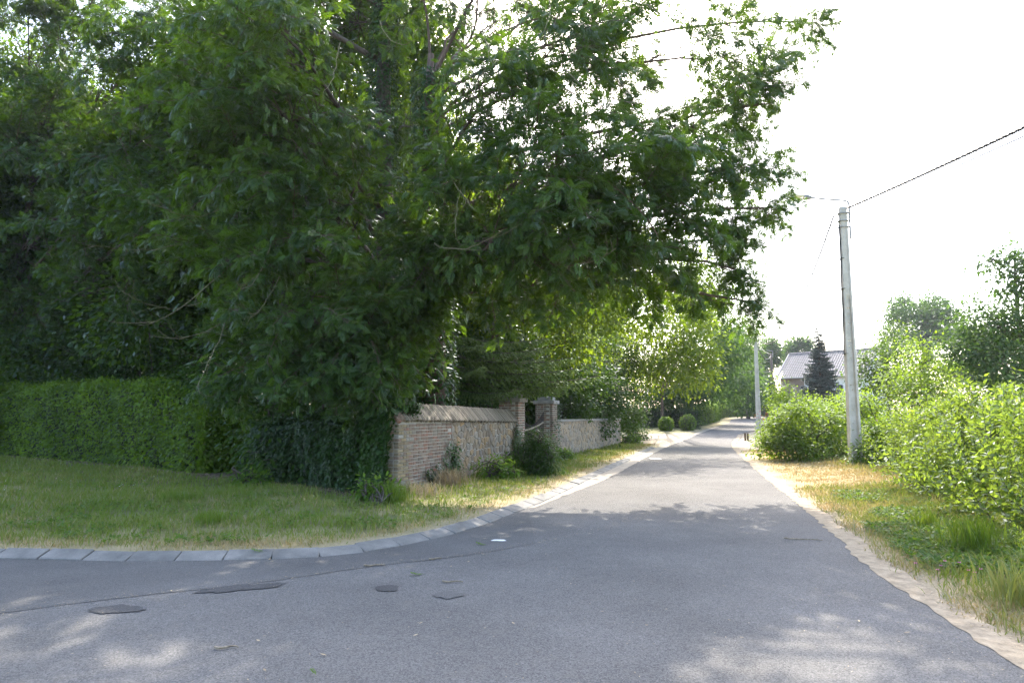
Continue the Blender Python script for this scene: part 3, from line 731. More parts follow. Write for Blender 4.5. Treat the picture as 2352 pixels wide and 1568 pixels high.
def tree(name, label, base, height, r0, lobes, kind, size, n_per, rad, m, bm='bark', group=None, cat='tree', seed=0, droop=.5, lean=(0, 0), twigs=200, limbs=True, hollow=.45, extra=None, fmin=.30, bough=None):
    r = np.random.default_rng(seed + 100); base = np.array(base, float)
    e = empty(name, base, label, cat, group)
    hs = np.linspace(0, 1, 9); tp = base + np.stack([lean[0] * hs + .12 * r0 * 6 * np.sin(hs * 4 + seed), lean[1] * hs + .1 * r0 * 6 * np.sin(hs * 3 + seed), height * hs - .15], 1)
    tr = r0 * (1 - .78 * hs) * np.where(hs < .05, 1.35, 1)
    mb = MB(); mb.tube(tp, tr, 10); mb.build('trunk', M[bm], e, True)
    cs, os_, li = lobe_clumps(lobes, r, hollow)
    mt = MB()
    if limbs:
        for i, (c, rd, n) in enumerate(lobes):
            c = np.array(c); f = np.clip((c[2] - base[2]) / height - .22 * np.linalg.norm((c - base)[:2]) / height - .02, fmin, .92)
            s = np.array([np.interp(f, hs, tp[:, k]) for k in range(3)]); rs = float(np.interp(f, hs, tr))
            midp = s * .45 + c * .55 + np.array([0, 0, .12 * np.linalg.norm((c - s)[:2])]) + r.normal(size=3) * .25
            pl = bez(s, midp, c, 9); pl[1:] += np.cumsum(r.normal(size=(8, 3)) * .05, 0) * np.array([1, 1, .8]); ra = np.linspace(min(rs * .45, .035 + .011 * np.linalg.norm(c - s)) , .02, 9)
            mb = MB(); mb.tube(pl, ra, 6); mb.build('limb', M[bm], e, True)
            idx = np.where(li == i)[0]; k = min(len(idx), max(3, int(twigs * len(idx) / len(cs))))
            for j in r.choice(idx, k, replace=False):
                a = pl[r.integers(3, 9)]; b = cs[j]
                mt.tube(bez(a, (a + b) / 2 + np.array([0, 0, .18]) + r.normal(size=3) * .1, b, 5), np.linspace(.018, .006, 5), 4, False)
    if mt.v: tag(mt.build('twigs', M[bm], e), kind='stuff')
    if bough is not None:
        boughs(e, lobes, bough[0], r, bough[1], base, bough[2])
        if len(bough) < 4: return e
        cf = (cs[:, 2] < 9.6) | (r.uniform(0, 1, len(cs)) < .3); cf &= ~in_gap(cs, .33); cs, os_ = cs[cf], os_[cf]
        q, t = clump_leaves(cs, r.uniform(.2, .9, len(cs)), bough[3], .34, .19, kind, r, .4, os_); tag(child('crown_fill', quads_mesh('crown_fill', q, t), e, M[m]), kind='stuff'); return e
    ct = np.clip(.5 + .35 * noise(cs, .9, seed % 4) + r.normal(size=len(cs)) * .12, 0, 1)
    q, t = clump_leaves(cs, ct, n_per, rad, size, kind, r, droop, os_)
    if extra is not None:
        q = np.concatenate([q, extra[0]]); t = np.concatenate([t, extra[1]])
    child('crown', quads_mesh('crown', q, t), e, M[m])
    return e
def lb(px, py, d, rx, ry, rz, n): return (P(px, py, d), (rx, ry, rz), n)
def gbase(px, d):
    p = P(px, 950, d); return (p[0], p[1], float(GZ(p[None, :2])[0]))

# big ash behind the wall, its limbs reaching over the lane
ashA = [lb(1480, 60, 15.5, 1.8, 1.7, 1.2, 84), lb(1290, 110, 14.5, 1.7, 1.5, 1.3, 84), lb(1650, 130, 16, 1.2, 1.4, 1.0, 50), lb(1770, 210, 16.2, .6, .7, .45, 22),
        lb(1850, 70, 16.5, .5, .55, .4, 16), lb(1430, 330, 14.2, 1.8, 1.6, 1.2, 110), lb(1610, 310, 15.5, 1.2, 1.3, 1.0, 70), lb(1700, 390, 15.5, .6, .8, .5, 28),
        lb(1770, 490, 15.2, .35, .4, .25, 14), lb(1230, 400, 13.0, 1.3, 1.3, 1.2, 95), lb(1460, 500, 14, 1.4, 1.3, .8, 80), lb(1330, 590, 13.6, 1.1, 1, .6, 50),
        lb(1670, 530, 15.3, .4, .5, .55, 26), lb(1700, 620, 15.3, .32, .4, .4, 18), lb(1725, 700, 15.2, .2, .25, .2, 8), lb(1570, 550, 15, .7, .9, .5, 28),
        lb(1120, 220, 14.0, 1.1, 1.2, 1.1, 66), lb(1075, 470, 14.0, .9, 1.0, .9, 60), lb(1120, 560, 13.0, .9, .9, .6, 40), lb(980, 600, 14.2, .8, .8, .6, 40),
        lb(1250, -230, 17.5, 3.0, 2.6, 2.0, 18), lb(950, -180, 18, 2.6, 2.4, 2.0, 26), lb(1100, -20, 16.5, 1.8, 1.7, 1.3, 44),
        lb(1500, 630, 15.5, .8, .8, .35, 22), lb(1640, 680, 15.8, .3, .4, .3, 10), lb(940, 730, 14.6, .6, .6, .5, 22), lb(1010, 690, 15.0, .6, .6, .4, 14), lb(1160, 640, 15, .9, .8, .4, 18), lb(900, 850, 14.0, .5, .5, .35, 14),
        lb(1160, 50, 19, 1.3, 1.1, .9, 34), lb(1270, 10, 18.5, 1.3, 1.1, .9, 34), lb(1060, 60, 19.5, 1.1, 1, .9, 26), lb(1390, -10, 18, 1.2, 1.1, .8, 28), lb(1260, 670, 15, .4, .5, .35, 10), lb(1400, 650, 15, .4, .5, .3, 10)]
A0 = gbase(962, 16.6)
tree('ash_tree', 'huge ash tree behind the brick corner with limbs reaching over the lane', A0, 10.5, .36, ashA, 'ash', .27, 13, .22, 'ash', 'brown_bark', seed=1, fmin=.43, bough=(.205, ASHB, (.85, 1.2), 7), droop=.4, lean=(.5, -.4), twigs=420)
ashB = [lb(640, 70, 13.2, 1.4, 1.4, 1.0, 60), lb(520, 200, 14.5, 1.6, 1.4, 1.1, 56), lb(660, 270, 13.6, 1.2, 1.2, 1.0, 52), lb(600, 400, 14.2, 1.5, 1.3, 1.0, 54),
        lb(745, 450, 14.4, 1.0, 1.0, 1.0, 44), lb(690, 590, 13.8, 1.2, 1.1, .8, 44), lb(690, 740, 13.4, 1.1, 1.0, .7, 46), lb(830, 760, 13.7, 1.0, .9, .7, 46),
        lb(600, 835, 13.8, .8, .8, .35, 26), lb(780, 860, 13.3, .8, .7, .35, 30), lb(540, 620, 15, 1.1, 1, .8, 30), lb(870, 650, 14.6, .7, .8, .8, 34), lb(880, 820, 14.2, .6, .6, .5, 26),
        lb(600, -150, 17, 3, 2.4, 2, 30), lb(300, -60, 17.5, 2.6, 2.4, 1.6, 44), lb(800, 60, 20.2, 1.3, 1.2, 1.2, 60), lb(950, 80, 20.2, 1.2, 1.1, 1.3, 55), lb(860, -80, 21, 2.4, 1.6, 1.8, 50), lb(960, 300, 20.2, 1.0, 1.0, 1.2, 45)]
tree('ash_tree', 'dark straight ash left of the brick corner, foliage drooping to the ivy wall', gbase(884, 18.6), 17, .40, ashB, 'ash', .27, 13, .22, 'ash', 'bark', seed=2, bough=(.27, ASHB, (.8, 1.1), 3), droop=.45, lean=(.12, .1), twigs=320)
ashC = [lb(120, 330, 27, 2.8, 1.8, 1.7, 46), lb(330, 330, 23, 2.3, 1.7, 1.4, 44), lb(230, 510, 24.5, 2.4, 1.7, 1.3, 44), lb(420, 500, 21, 1.8, 1.5, 1.1, 34),
        lb(60, 550, 27.5, 2.2, 1.7, 1.4, 32), lb(300, 660, 23.5, 1.8, 1.5, .9, 26), lb(120, 120, 27, 3.2, 2.0, 1.9, 50), lb(380, 120, 22.5, 2.3, 1.7, 1.5, 42), lb(60, -20, 27, 2.8, 1.9, 1.8, 40), lb(250, -60, 25, 2.6, 1.9, 1.7, 40), lb(-80, 300, 27, 2.3, 1.7, 1.9, 30), lb(110, 700, 27, 1.9, 1.3, .9, 22)]
tree('ash_tree', 'loose spreading ash over the left end of the clipped hedge', gbase(40, 29), 15, .28, ashC, 'ash', .27, 12, .22, 'ash', 'bark', seed=3, bough=(.56, ASHB, (1.0, 1.4)), droop=.35, twigs=260)

# bare drooping twigs with yellow lichen, in front of the dark crowns
def bare_twigs(label, seeds, parent_name, cat='branch'):
    e = empty('bare_branch', P(*seeds[0][0]), label, cat)
    r = np.random.default_rng(len(seeds) * 7 + 3)
    for (a, b, sag, rad) in seeds:
        A, B = P(a[0], a[1], a[2] * 1.03), P(b[0], b[1], b[2] * .89); mid = (A + B) / 2 + np.array([0, 0, sag])
        pl = bez(A, mid, B, 12) + np.cumsum(r.normal(size=(12, 3)) * .018, 0)
        rad *= .6; mb = MB(); mb.tube(pl, np.linspace(rad, rad * .4, 12), 5)
        for k in range(4):
            i = r.integers(3, 11); s = pl[i]; t = nrm(pl[min(i + 1, 11)] - pl[i - 1]); L = r.uniform(.25, .7)
            side = nrm(np.cross(t, rand_dir(1, r)[0])); q = s + t * L * .7 + side * L * .6
            mb.tube(bez(s, s + t * L * .5 + np.array([0, 0, -.15 * L]), q + np.array([0, 0, .25 * L]), 6), np.linspace(rad * .5, rad * .2, 6), 4)
        mb.build('twig', M['lichen_bark'], e, True)
bare_twigs('pale leafless twigs hanging low over the ivy wall, left of centre',
           [((540, 600, 12.9), (230, 745, 13.2), -.9, .016), ((560, 700, 12.8), (330, 770, 13), -.5, .014), ((620, 560, 12.6), (540, 645, 12.7), -.8, .015), ((470, 690, 12.7), (270, 660, 13), -.4, .011),
            ((520, 720, 12.5), (440, 880, 12.6), -.1, .015), ((520, 470, 13), (340, 470, 13.4), -.5, .012), ((640, 640, 12.6), (560, 720, 12.8), -.4, .011), ((420, 560, 13), (200, 560, 13.5), -.3, .011)], None)
bare_twigs('yellow lichen-covered bare twigs dangling at the top centre',
           [((1085, -40, 12.6), (1130, 150, 12.5), -.2, .022), ((1120, 130, 12.5), (1075, 215, 12.5), -.1, .018), ((1190, -40, 12.6), (1190, 80, 12.5), -.1, .017), ((1265, -40, 12.6), (1260, 90, 12.5), .1, .018),
            ((870, 50, 12.9), (960, 90, 12.9), -.5, .014), ((1020, 380, 12.3), (1080, 500, 12.4), -.2, .018), ((1060, 430, 12.2), (1030, 540, 12.3), -.1, .014), ((1000, 555, 12.4), (1150, 525, 12.5), -.4, .02),
            ((780, 100, 12.8), (740, 215, 12.8), -.4, .014)], None)
bare_twigs('lichen-covered bare twigs curling down over the lane side of the big crown',
           [((1300, 160, 12.6), (1500, 250, 12.9), -.5, .024), ((1180, 240, 12.5), (1340, 290, 12.6), -.2, .018), ((1340, 350, 12.8), (1420, 330, 12.8), -.2, .012), ((1380, 420, 12.8), (1360, 520, 12.9), -.3, .012),
            ((1250, 600, 12.8), (1420, 570, 13), -.4, .022), 
            ((1430, 0, 13.5), (1560, 40, 13.8), .3, .02), ((1240, 300, 12.6), (1270, 420, 12.7), -.2, .01)], None)

# woodland behind the hedge
WD = [(-19, 31, 15, 'leftmost dark woodland tree behind the clipped hedge'), (-14.5, 27.5, 13, 'dark woodland tree behind the middle of the clipped hedge'), (-10.3, 24.5, 14, 'dark woodland tree behind the right end of the clipped hedge'),
      (-16, 32, 17, 'tall backlit woodland tree deep behind the left hedge'), (-9.5, 28, 17, 'tall backlit woodland tree deep behind the ivy wall'), (-4.8, 25.5, 16, 'tall backlit woodland tree behind the twin ash trunks'), (-24, 33, 18, 'tall woodland tree at the far left edge'),
      (-1.2, 33, 13, 'backlit woodland tree deep behind the garden spruce')]
def wood_crown(seed):
    r = np.random.default_rng(seed); lobes = []
    for k in range(20):
        a = r.uniform(0, 6.28); f = .27 + .71 * k / 19; rr = (1 - .5 * f) * r.uniform(.6, 3.0)
        lobes.append((np.array([math.cos(a) * rr, math.sin(a) * rr, 15 * f]), (1.9, 1.9, 1.5), 120))
    cs, os_, li = lobe_clumps(lobes, r, .4); ct = np.clip(.5 + .35 * noise(cs, .9, seed % 4) + r.normal(size=len(cs)) * .12, 0, 1)
    q, t = clump_leaves(cs, ct, 17, .40, .19, 'broad', r, .45, os_)
    tw = MB()
    for (c, rd, n) in lobes:
        s = np.array([0, 0, max(1.2, c[2] - .5 * np.linalg.norm(c[:2]))]); tw.tube(bez(s, (s + c) / 2 + [0, 0, .3], c, 7), np.linspace(.07, .015, 7), 5)
        for j in range(5):
            e_ = c + r.normal(size=3) * 1.0; tw.tube(bez(c, (c + e_) / 2 + [0, 0, .2], e_, 4), np.linspace(.02, .006, 4), 4, False)
    tr = MB(); hs = np.linspace(0, 1, 8); tr.tube(np.stack([.15 * np.sin(hs * 5), .12 * np.sin(hs * 4 + 1), 14 * hs - .2], 1), .26 * (1 - .8 * hs), 9)
    return quads_mesh('crown', q, t), tr.mesh('trunk'), tw.mesh('limbs')
WV = [wood_crown(401), wood_crown(402)]
WD += [(-26, 41, 19, 'very tall tree closing the wood behind the left frame edge'), (-23.5, 28.5, 14, 'dark tree just above the left end of the hedge'), (-35, 47, 20, 'tallest back tree at the far left of the wood'), (-30, 36, 19, 'tall tree in the back row of the wood at the far left'), (-19.5, 38, 19, 'tall tree in the back row of the wood left of centre'), (-12, 37, 18, 'tall tree in the back row behind the straight dark ash'), (-6, 36, 17, 'tall tree in the back row behind the big ash'), (-22, 33.5, 15, 'dark tree between hedge and back row of the wood'), (-7.2, 21.6, 14, 'dark woodland tree just behind the ivy wall'), (2.5, 42, 11, 'backlit tree deep in the garden behind the gate'), (-3.5, 43, 14, 'backlit tree deep in the garden left of the gate'), (6.5, 57, 11, 'backlit tree deep behind the evergreen over the low wall'), (10, 70, 13, 'tall green tree behind the topiary hedge')]
for i, (x, y, h, lab) in enumerate(WD):
    cme, tme, lme = WV[i % 2]; e = empty('woodland_tree', (x, y, float(GZ([[x, y]])[0])), lab, 'tree', 'trees in the wood behind the hedge')
    lm = M['bright'] if i in (5, 7, 4, 17, 18, 19) else M['wood_leaf']
    for nm, me_, mm in (('trunk', tme, M['bark']), ('limbs', lme, M['bark']), ('crown', cme, lm)):
        o = bpy.data.objects.new(nm, me_); C.objects.link(o); o.parent = e
        if not me_.materials: me_.materials.append(mm)
        o.material_slots[0].link = 'OBJECT'; o.material_slots[0].material = mm
    e.rotation_euler = (0, 0, i * 1.7); e.scale = (1.06 + .08 * math.sin(i), 1.06 + .08 * math.sin(i), h / 14)
HBl = np.array([h[:2] for h in HB] + [IVB])
def hedge_y(x): return float(np.interp(x, HBl[:, 0], HBl[:, 1]))
US = [(-17.5, 20.6, 3.6), (-14.2, 18.7, 3.4), (-11.2, 17.2, 3.2), (-8.6, 16.6, 3.0), (-6.2, 16.4, 2.6), (-4.4, 16.0, 2.4)]
USL = ['dark shrub behind the far left of the clipped hedge', 'dark shrub behind the left middle of the clipped hedge', 'dark shrub over the middle of the clipped hedge', 'dark shrub where the clipped hedge ends', 'dark shrub behind the ivy wall', 'dark shrub between ivy wall and ash trunks']
US = [(x, y, h * 1.25) for x, y, h in US]
for i, (x, y, h) in enumerate(US):
    y = hedge_y(x) + (3.6 if x < -7.5 else 1.5)
    r = np.random.default_rng(i + 70)
    lobes = [(np.array([x + r.uniform(-1.3, 1.3), y + r.uniform(-.5, .9), h * f]), (1.3, 1.0, .9), 90) for f in (.3, .45, .6, .8, .95)]
    tree('understory_shrub', USL[i], (x, y, float(GZ([[x, y]])[0])), h * .8, .07, lobes, 'broad', .14, 15, .3, 'evergreen', 'bark', 'dark shrubs under the trees', 'shrub', seed=60 + i, twigs=40)

def thicket_mesh(seed):
    r = np.random.default_rng(seed); lobes = [(np.array([r.uniform(-2.6, 2.6), r.uniform(-1.4, 1.4), 4.6 * (.12 + .85 * k / 15)]), (1.5, 1.2, .9), 60) for k in range(16)]
    cs, os_, li = lobe_clumps(lobes, r, .3); q, t = clump_leaves(cs, r.uniform(.2, .8, len(cs)), 15, .36, .2, 'broad', r, .4, os_); return quads_mesh('crown', q, t)
TK = [thicket_mesh(771), thicket_mesh(772)]
TKL = [(-31, 38, 'dark thicket at the left end behind the wood'), (-26, 34.5, 'dark thicket behind the leftmost woodland trunks'), (-21, 35.5, 'dark thicket in the wood left of centre'), (-16.5, 33, 'dark thicket behind the middle of the hedge'), (-12, 31, 'dark thicket behind the right end of the hedge'), (-8, 30, 'dark thicket behind the ivy wall'), (-4, 31, 'dark thicket behind the twin ash trunks'), (-1, 35.5, 'dark thicket deep behind the spruce'), (2.4, 37, 'dark thicket deep behind the gate'), (2.6, 42, 'dark thicket behind the far end of the low wall'), (-18, 27.5, 'dark thicket close behind the hedge on the left'), (-23, 30, 'dark thicket behind the hedge at the frame edge')]
for i, (x, y, lab) in enumerate(TKL):
    e = empty('woodland_thicket', (x, y, float(GZ([[x, y]])[0])), lab, 'thicket', 'thickets under the trees'); me_ = TK[i % 2]
    o = bpy.data.objects.new('crown', me_); C.objects.link(o); o.parent = e
    if not me_.materials: me_.materials.append(M['wood_leaf'])
    mb = MB(); [mb.tube([[a_ * .9, b_, -.1], [a_ * 1.5, b_ * 1.3, 3.2]], [.06, .02], 6) for a_, b_ in ((-1.2, .2), (0, -.3), (1.1, .3))]; o2 = bpy.data.objects.new('stems', mb.mesh('stems')); o2.data.materials.append(M['bark']); C.objects.link(o2); o2.parent = e
    e.rotation_euler = (0, 0, .5 * math.sin(i * 2.1)); e.scale = (1, 1, .95 + .3 * math.sin(i * 1.3))

# trees that catch the sun beyond the gate
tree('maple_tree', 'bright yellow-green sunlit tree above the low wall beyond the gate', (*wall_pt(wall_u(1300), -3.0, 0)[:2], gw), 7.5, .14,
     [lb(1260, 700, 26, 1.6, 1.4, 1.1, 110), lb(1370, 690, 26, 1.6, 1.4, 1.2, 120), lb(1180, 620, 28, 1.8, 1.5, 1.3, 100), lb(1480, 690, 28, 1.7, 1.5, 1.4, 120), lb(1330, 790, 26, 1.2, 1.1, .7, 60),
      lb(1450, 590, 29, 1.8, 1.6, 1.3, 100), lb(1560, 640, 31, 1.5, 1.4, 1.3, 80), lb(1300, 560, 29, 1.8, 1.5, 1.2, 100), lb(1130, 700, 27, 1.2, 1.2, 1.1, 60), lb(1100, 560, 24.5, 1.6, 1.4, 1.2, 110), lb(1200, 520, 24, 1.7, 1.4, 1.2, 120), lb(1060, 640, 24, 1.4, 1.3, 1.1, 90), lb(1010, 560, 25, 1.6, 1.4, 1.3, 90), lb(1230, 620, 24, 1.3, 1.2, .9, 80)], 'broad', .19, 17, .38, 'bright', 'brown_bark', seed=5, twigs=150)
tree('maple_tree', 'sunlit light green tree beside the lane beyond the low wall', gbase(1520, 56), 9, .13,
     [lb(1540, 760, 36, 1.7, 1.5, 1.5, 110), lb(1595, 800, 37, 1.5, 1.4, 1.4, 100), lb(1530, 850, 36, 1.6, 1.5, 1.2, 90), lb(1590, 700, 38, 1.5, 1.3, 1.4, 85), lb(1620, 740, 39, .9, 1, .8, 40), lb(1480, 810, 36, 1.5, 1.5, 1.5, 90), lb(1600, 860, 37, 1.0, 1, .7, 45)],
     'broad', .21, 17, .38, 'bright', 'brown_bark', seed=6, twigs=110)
def lw(px, py, off, rx, ry, rz, n): return lb(px, py, wall_pt(wall_u(px), 0, 0)[1] + off, rx, ry, rz, n)
tree('laurel_tree', 'dense dark evergreen tree bulging over the low stone wall', (*wall_pt(wall_u(1385), -2.0, 0)[:2], gw), 4.2, .12,
     [lw(1345, 850, 1.3, 1.1, 1.0, 1.1, 120), lw(1410, 830, 1.3, 1.4, 1.1, 1.3, 150), lw(1320, 920, 1.6, .9, .9, .8, 80), lw(1385, 910, 1.2, 1.2, 1.0, 1.1, 130), lw(1445, 885, .7, 1.1, 1.0, 1.2, 120), lw(1450, 955, .6, .75, .7, .9, 90), lw(1462, 1000, .2, .55, .5, .5, 50), lw(1300, 850, 1.6, .9, .9, .9, 70), lw(1490, 840, .8, .9, .9, 1, 70), lw(1360, 975, 2.0, 1.2, .8, .6, 60), lw(1420, 960, 1.6, 1.2, .8, .7, 70)],
     'round', .13, 18, .26, 'evergreen', 'bark', seed=7, twigs=60)
GN = [(1160, 820, 30, 'dark leafy shrub deep in the garden left of the gate'), (1250, 880, 33, 'dark leafy shrub deep in the garden behind the gate'), (1060, 860, 27, 'dark leafy shrub in the garden behind the tile coping')]
for i, (px, py, d, lab) in enumerate(GN):
    c = P(px, py, d); r = np.random.default_rng(i + 90)
    lobes = [(c + np.array([r.uniform(-1.8, 1.8), r.uniform(-1, 1), r.uniform(-1.4, 1.2)]), (1.5, 1.3, 1.2), 80) for k in range(8)]
    tree('understory_shrub', lab, (c[0], c[1], float(GZ([c[:2]])[0])), 2.8, .08, lobes, 'broad', .19, 15, .36, 'evergreen', 'bark', 'dark shrubs in the walled garden', 'shrub', seed=90 + i, twigs=30)

# garden spruce with long low boughs over the wall
def spruce_bough(seed, lm, L=3.0, fine=1.0, nsize=1.0):
    r = np.random.default_rng(seed); qs, ts = [], []; pl = bez((0, 0, 0), (0, L * .5, -.10 * L), (0, L, .02 * L), 14); tw = [twig_quads(pl, .022)]
    tt = np.linspace(.06, .995, int(L * 24 * fine))
    for i, t in enumerate(tt):
        s = np.array([np.interp(t, np.linspace(0, 1, 14), pl[:, k]) for k in range(3)]); sg = 1 if i % 2 else -1
        l2 = (.12 + .80 * (1 - t) ** .8 * min(1, t * 4 + .3)) * r.uniform(.6, 1.1); dv = nrm(np.array([sg * .85, .75, -.22 + r.normal() * .14]))
        pe = s + dv * l2 + np.array([0, 0, -.28 * l2]); tw.append(twig_quads(bez(s, (s + pe) / 2 + np.array([0, 0, .06 * l2]), pe, 4), .005))
        nq = max(8, int(l2 * 85 * fine)); f = r.uniform(0, 1, nq)[:, None]; pp = s + dv * l2 * f + np.array([0, 0, -.28]) * l2 * f * f
        nd = dv + r.normal(size=(nq, 3)) * .5 + np.array([0, 0, -.12]); up = np.array([0, 0, 1.]) + r.normal(size=(nq, 3)) * .5
        qs.append(place(LEAF['long'], pp, nd, up, r.uniform(.05, .10, nq) * nsize)); ts.append(np.clip(.2 + .75 * np.maximum(f[:, 0] * .8, t ** 3) + r.normal(size=nq) * .12, 0, 1))
    return bough_mesh('bough', np.concatenate(qs), np.concatenate(tw), np.concatenate(ts), M[lm], M['bark'])
def spruce(name, label, base, height, bl, meshes, L0, seed):
    r = np.random.default_rng(seed); base = np.array(base, float); e = empty(name, base, label, 'tree')
    tp = np.linspace(0, 1, 7)[:, None] * np.array([0, 0, height]) + base; mb = MB(); mb.tube(tp, np.linspace(.016 * height, .01, 7), 8); mb.build('trunk', M['bark'], e, True)
    for (z, az, L, dr) in bl:
        put(meshes[r.integers(len(meshes))], e, base + np.array([0, 0, z]), (math.cos(az), math.sin(az), -dr * .5), np.array([0, 0, 1.]), L / L0, 'bough')
    return e
bo = [(2.75, -.12, 4.3, .10), (2.95, -.30, 3.7, .12), (2.5, -.02, 3.4, .10), (3.25, -.16, 3.5, .10), (3.5, -.42, 3.0, .12), (3.85, -.1, 2.8, .12), (2.3, -.7, 2.5, .12), (2.9, -1.1, 2.2, .12), (3.6, -.9, 2.0, .12),
      (3.3, .3, 2.8, .1), (2.6, -1.6, 1.8, .1), (3.4, -2.0, 1.8, .1), (4.3, -1.5, 1.4, .1), (3.0, .9, 2.2, .1), (3.9, 1.6, 1.9, .1), (2.8, 2.6, 1.8, .1), (4.5, 2.9, 1.4, .1), (4.6, -.3, 1.5, .12), (5.2, .8, 1.1, .1), (5.6, -1.2, .9, .1)]
spruce('spruce_tree', 'dark spruce with long feathery boughs reaching over the garden gate', gbase(1040, 20.2), 6.6, bo, [spruce_bough(901 + i, 'spruce') for i in range(3)], 3.0, 11)
r = np.random.default_rng(5); c = G(1886, 935); c = P(1886, 912, 62); sb = (c[0], c[1], float(H(c[0], c[1])))
bo = [(.7 + 8.3 * t, r.uniform(0, 6.28), 2.3 * (1 - t) * r.uniform(.8, 1.1) + .28, .18) for t in np.linspace(0, 1, 230) ** 1.05]
spruce('spruce_tree', 'small dark cone-shaped spruce standing before the tiled house', sb, 9.3, bo, [spruce_bough(911 + i, 'bluespruce', 2.0, .7, 2.3) for i in range(2)], 2.0, 12)

# ------------------------------------------------------------------ clipped hedges and ivy
def surface_leaves(p, nrmv, size, kind, r, hang=.35, jitter=.06, tilt=.7):
    n = len(p); d = rand_dir(n, r) * tilt + nrmv * .55 + np.array([0, 0, -hang]); up = nrmv + rand_dir(n, r) * .5 + np.array([0, 0, .35])
    return place(LEAF[kind], p + nrmv * (r.normal(size=n) * jitter)[:, None], d, up, size * r.uniform(.6, 1.25, n))
def hedge(name, label, pl, width, height, n, size, m, seed, kind='broad', jitter=.07, back=True, round_=.35, core_in=.22):
    """clipped hedge along the foot line pl, thickness away from the lane"""
    r = np.random.default_rng(seed); pl = np.array([q[:2] for q in pl]); s = resample(pl, .25)
    t = nrm(np.gradient(s, axis=0)); nn = np.stack([t[:, 1], -t[:, 0]], 1)
    if (nn[0] @ (-s[0])) < 0 and (nn[-1] @ (-s[-1])) < 0: nn = -nn
    zf = GZ(s); mid = s[len(s) // 2]; e = empty(name, (mid[0], mid[1], float(GZ(mid[None])[0])), label, 'hedge')
    # core: dark solid added inside the leaves to block light through the hedge
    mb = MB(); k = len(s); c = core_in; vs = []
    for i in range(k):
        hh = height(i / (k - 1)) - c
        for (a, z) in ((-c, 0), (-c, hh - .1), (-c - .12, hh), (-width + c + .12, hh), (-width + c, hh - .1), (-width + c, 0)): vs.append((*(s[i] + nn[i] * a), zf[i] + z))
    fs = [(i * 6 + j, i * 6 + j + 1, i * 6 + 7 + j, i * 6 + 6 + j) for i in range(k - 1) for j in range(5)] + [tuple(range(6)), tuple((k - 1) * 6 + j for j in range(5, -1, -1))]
    mb.add(vs, fs); mb.build('blocking_core', M['hedge_core'], e)
    # leaves
    u = r.uniform(0, 1, n); ii = u * (k - 1); i0 = np.clip(ii.astype(int), 0, k - 2); f = (ii - i0)[:, None]
    P2 = s[i0] * (1 - f) + s[i0 + 1] * f; N2 = nn[i0]; Z0 = zf[i0]; hh = np.array([height(x) for x in u])
    per = r.uniform(0, 1, n) * (hh + width); top = per > hh
    a = np.where(top, -(per - hh), 0.); z = np.where(top, hh, per)
    # round the front edge
    rd = round_; fr = np.clip((z - (hh - rd)) / rd, 0, 1) * np.clip((a + rd) / rd, 0, 1)
    ang = np.where(top, R(90) - R(45) * np.clip((a + rd) / rd, 0, 1), R(45) * np.clip((z - hh + rd) / rd, 0, 1))
    N3 = np.concatenate([N2 * np.cos(ang)[:, None], np.sin(ang)[:, None]], 1)
    p = np.concatenate([P2 + N2 * a[:, None], (Z0 + z)[:, None]], 1) - N3 * (fr * rd * .3)[:, None]
    p = p + N3 * (.09 * noise(p, 2.2, 1) + .05 * noise(p, 6, 2))[:, None] - N3 * (r.exponential(.05, n))[:, None]
    q = surface_leaves(p, N3, size, kind, r, jitter=jitter); tn = np.clip(.42 + .28 * noise(p, 3, 3) + r.normal(size=n) * .18 + .3 * np.clip((z / hh) - .6, 0, 1), 0, 1)
    # end caps
    m_ = int(n * .06)
    for (idx, sg) in ((0, -1), (k - 1, 1)):
        a = -r.uniform(0, width, m_); z = r.uniform(0, height(idx / (k - 1)) - .1, m_); T3 = np.tile(np.array([*(t[idx] * sg), 0.]), (m_, 1))
        pp = np.concatenate([s[idx] + nn[idx] * a[:, None], (zf[idx] + z)[:, None]], 1) + T3 * .1 * r.uniform(0, 1.4, m_)[:, None]
        q = np.concatenate([q, surface_leaves(pp, T3, size, kind, r, jitter=jitter)]); tn = np.concatenate([tn, np.clip(.4 + r.normal(size=m_) * .2, 0, 1)])
    child('foliage', quads_mesh('foliage', q, tn), e, M[m]); return e
hp = [h[:2] for h in HB[:4]] + [G(452, 1096)[:2]]
hedge('clipped_hedge', 'tall clipped leafy hedge along the grass at the left', hp, 1.4, lambda t: 2.62 - .12 * t - .95 * float(smooth(.88, 1.0, t)), 70000, .115, 'hedge', 21)

def ivy(label, pts, normals, size, seed, loc, stems=None, cat='ivy', tn0=.4):
    r = np.random.default_rng(seed); e = empty('climbing_ivy', loc, label, cat)
    q = surface_leaves(pts, normals, size, 'round', r, hang=.7, jitter=.04, tilt=.5)
    tn = np.clip(tn0 + .3 * noise(pts, 2.5, 2) + r.normal(size=len(pts)) * .18, 0, 1)
    child('leaves', quads_mesh('leaves', q, tn), e, M['ivy'])
    mb = MB()
    for pl in (stems or []): mb.tube(pl, np.linspace(.014, .005, len(pl)), 4, False)
    if mb.v: mb.build('stem', M['bark'], e)
